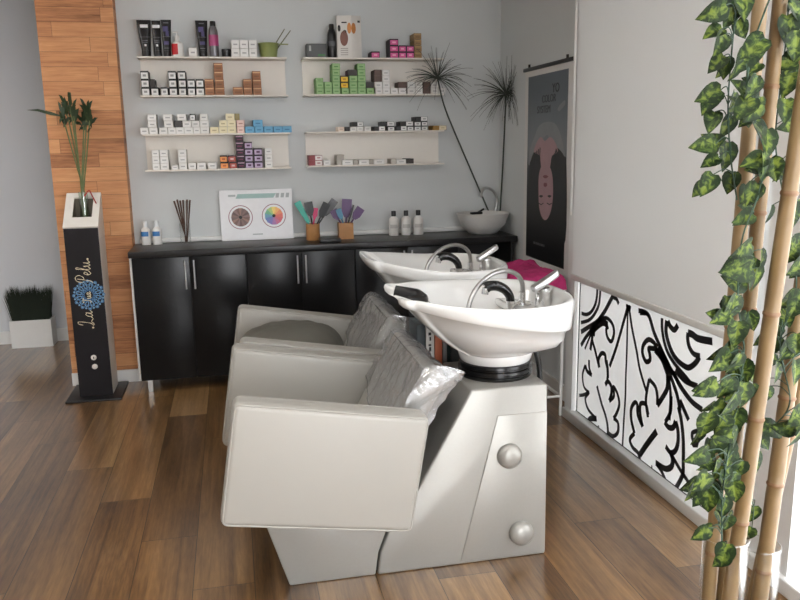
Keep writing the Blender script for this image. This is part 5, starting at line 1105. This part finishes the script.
garland('ivy garland hanging right of the middle cane along the picture edge', [(790, -20, 1.62), (786, 40, 1.62), (780, 90, 1.62), (776, 150, 1.64), (790, 230, 1.56), (796, 290, 1.52), (780, 345, 1.54), (790, 400, 1.50), (775, 425, 1.50), (757, 440, 1.54), (752, 500, 1.56)],
    [(786, 4, 1.62, .062, A(240)), (798, 12, 1.60, .06, A(300)), (789, 30, 1.60, .07, A(285)), (797, 45, 1.58, .066, A(265)), (792, 60, 1.60, .07, A(200)), (788, 84, 1.60, .06, A(262)), (797, 75, 1.62, .06, A(330)), (786, 110, 1.60, .056, A(268)), (787, 126, 1.62, .05, A(200)), (798, 165, 1.55, .05, A(260)), (770, 215, 1.66, .05, A(250)), (794, 215, 1.55, .06, A(290)), (795, 250, 1.52, .072, A(235)), (798, 268, 1.50, .07, A(220)), (789, 300, 1.52, .055, A(215)), (797, 305, 1.50, .07, A(255)), (775, 325, 1.60, .06, A(250)), (787, 318, 1.56, .06, A(270)), (772, 346, 1.60, .058, A(240)), (786, 352, 1.52, .06, A(262)), (797, 345, 1.50, .064, A(270)), (778, 372, 1.56, .058, A(265)), (770, 360, 1.60, .05, A(230)), (797, 372, 1.48, .06, A(285)), (797, 418, 1.46, .068, A(215)), (785, 428, 1.48, .06, A(190)), (797, 438, 1.46, .062, A(240)), (770, 430, 1.50, .06, A(170)), (758, 425, 1.52, .055, A(150)), (755, 445, 1.52, .06, A(260)), (763, 440, 1.52, .055, A(300)), (758, 462, 1.56, .055, A(268)), (750, 490, 1.60, .052, A(265)), (752, 515, 1.62, .055, A(262)), (748, 535, 1.62, .05, A(255)), (766, 395, 1.60, .05, A(260))], 23, .6, .07)

# small black plug on the near flank of the farther basin
bpy.context.view_layer.update(); dg = bpy.context.evaluated_depsgraph_get()
b2m = b2.matrix_world.inverted(); ro = b2m @ Vector((0, 0, CAM_H)); rd = (b2m.to_3x3() @ _ray(424.5, 285.5)).normalized()
ok_, hit, nrm, _ = b2.ray_cast(ro, rd)
if ok_:
    LOC[b2.name] = Vector((0, 0, 0)); pk = MB(); pk.lathe([(.030, -.004), (.031, .002), (.026, .007), (.012, .010), (0, .0105)], (0, 0, 0), 20)
    pk.tf(Matrix.Translation(hit) @ nrm.to_track_quat('Z', 'Y').to_matrix().to_4x4()); build('overflow_plug', pk, RUBG, b2, sharp=60)
# ------------------------------------------------------------------ light
w = bpy.data.worlds.new('sky'); SC.world = w; w.use_nodes = True; nt = w.node_tree; bg = nt.nodes['Background']
tc = N(nt, 'ShaderNodeTexCoord'); sp = N(nt, 'ShaderNodeSeparateXYZ'); nt.links.new(tc.outputs['Generated'], sp.inputs[0])
cr = N(nt, 'ShaderNodeValToRGB'); nt.links.new(sp.outputs[2], cr.inputs[0]); cr.color_ramp.elements[0].color = (.97, .98, 1.0, 1); cr.color_ramp.elements[1].color = (.84, .90, 1.0, 1)
nt.links.new(cr.outputs[0], bg.inputs[0]); bg.inputs[1].default_value = 6.0
sun = bpy.data.objects.new('sun', bpy.data.lights.new('sun', 'SUN')); COL.objects.link(sun); sun.data.energy = 1.6; sun.data.color = (1, .95, .88); sun.data.angle = .03
dv = Vector((-.75, .28, -.62)); sun.rotation_euler = dv.to_track_quat('-Z', 'Y').to_euler()
po = bpy.data.lights.new('front_portal', 'AREA'); po.shape = 'RECTANGLE'; po.size = 1.8; po.size_y = 2.45; po.cycles.is_portal = True
pob = bpy.data.objects.new('front_portal', po); COL.objects.link(pob); pob.location = (.98, YFR - .06, 1.22); pob.rotation_euler = (PI / 2, 0, 0)
# added fill panels on the ceiling, unseen, to brighten the room
for i, (x, y) in enumerate(((-2.2, 1.2), (-.2, 1.2), (-2.2, 4.0))):
    t = thing('fill_panel', (x, y, ZC - .02), 'added unseen fill light panel %s' % ['above the left floor near the front', 'above the viewer near the front', 'above the far left floor'][i], 'fill light')
    build('frame', MB().box(x - .31, x + .31, y - .31, y + .31, ZC - .02, ZC - .0005), WHITE, t)
    L = bpy.data.lights.new('fill_light', 'AREA'); L.size = .56; L.energy = 12; L.color = (1, .97, .92); lo = bpy.data.objects.new('fill_light', L); COL.objects.link(lo); lo.location = (0, 0, -.006); lo.parent = t
SC.view_settings.view_transform = 'Standard'; SC.view_settings.look = 'None'; SC.view_settings.gamma = 1; SC.view_settings.use_curve_mapping = False
SC.view_settings.exposure = 1.0
SC.cycles.use_denoising = True; SC.cycles.max_bounces = 10; SC.cycles.transparent_max_bounces = 16; SC.cycles.caustics_reflective = False; SC.cycles.caustics_refractive = False; SC.cycles.sample_clamp_indirect = 6
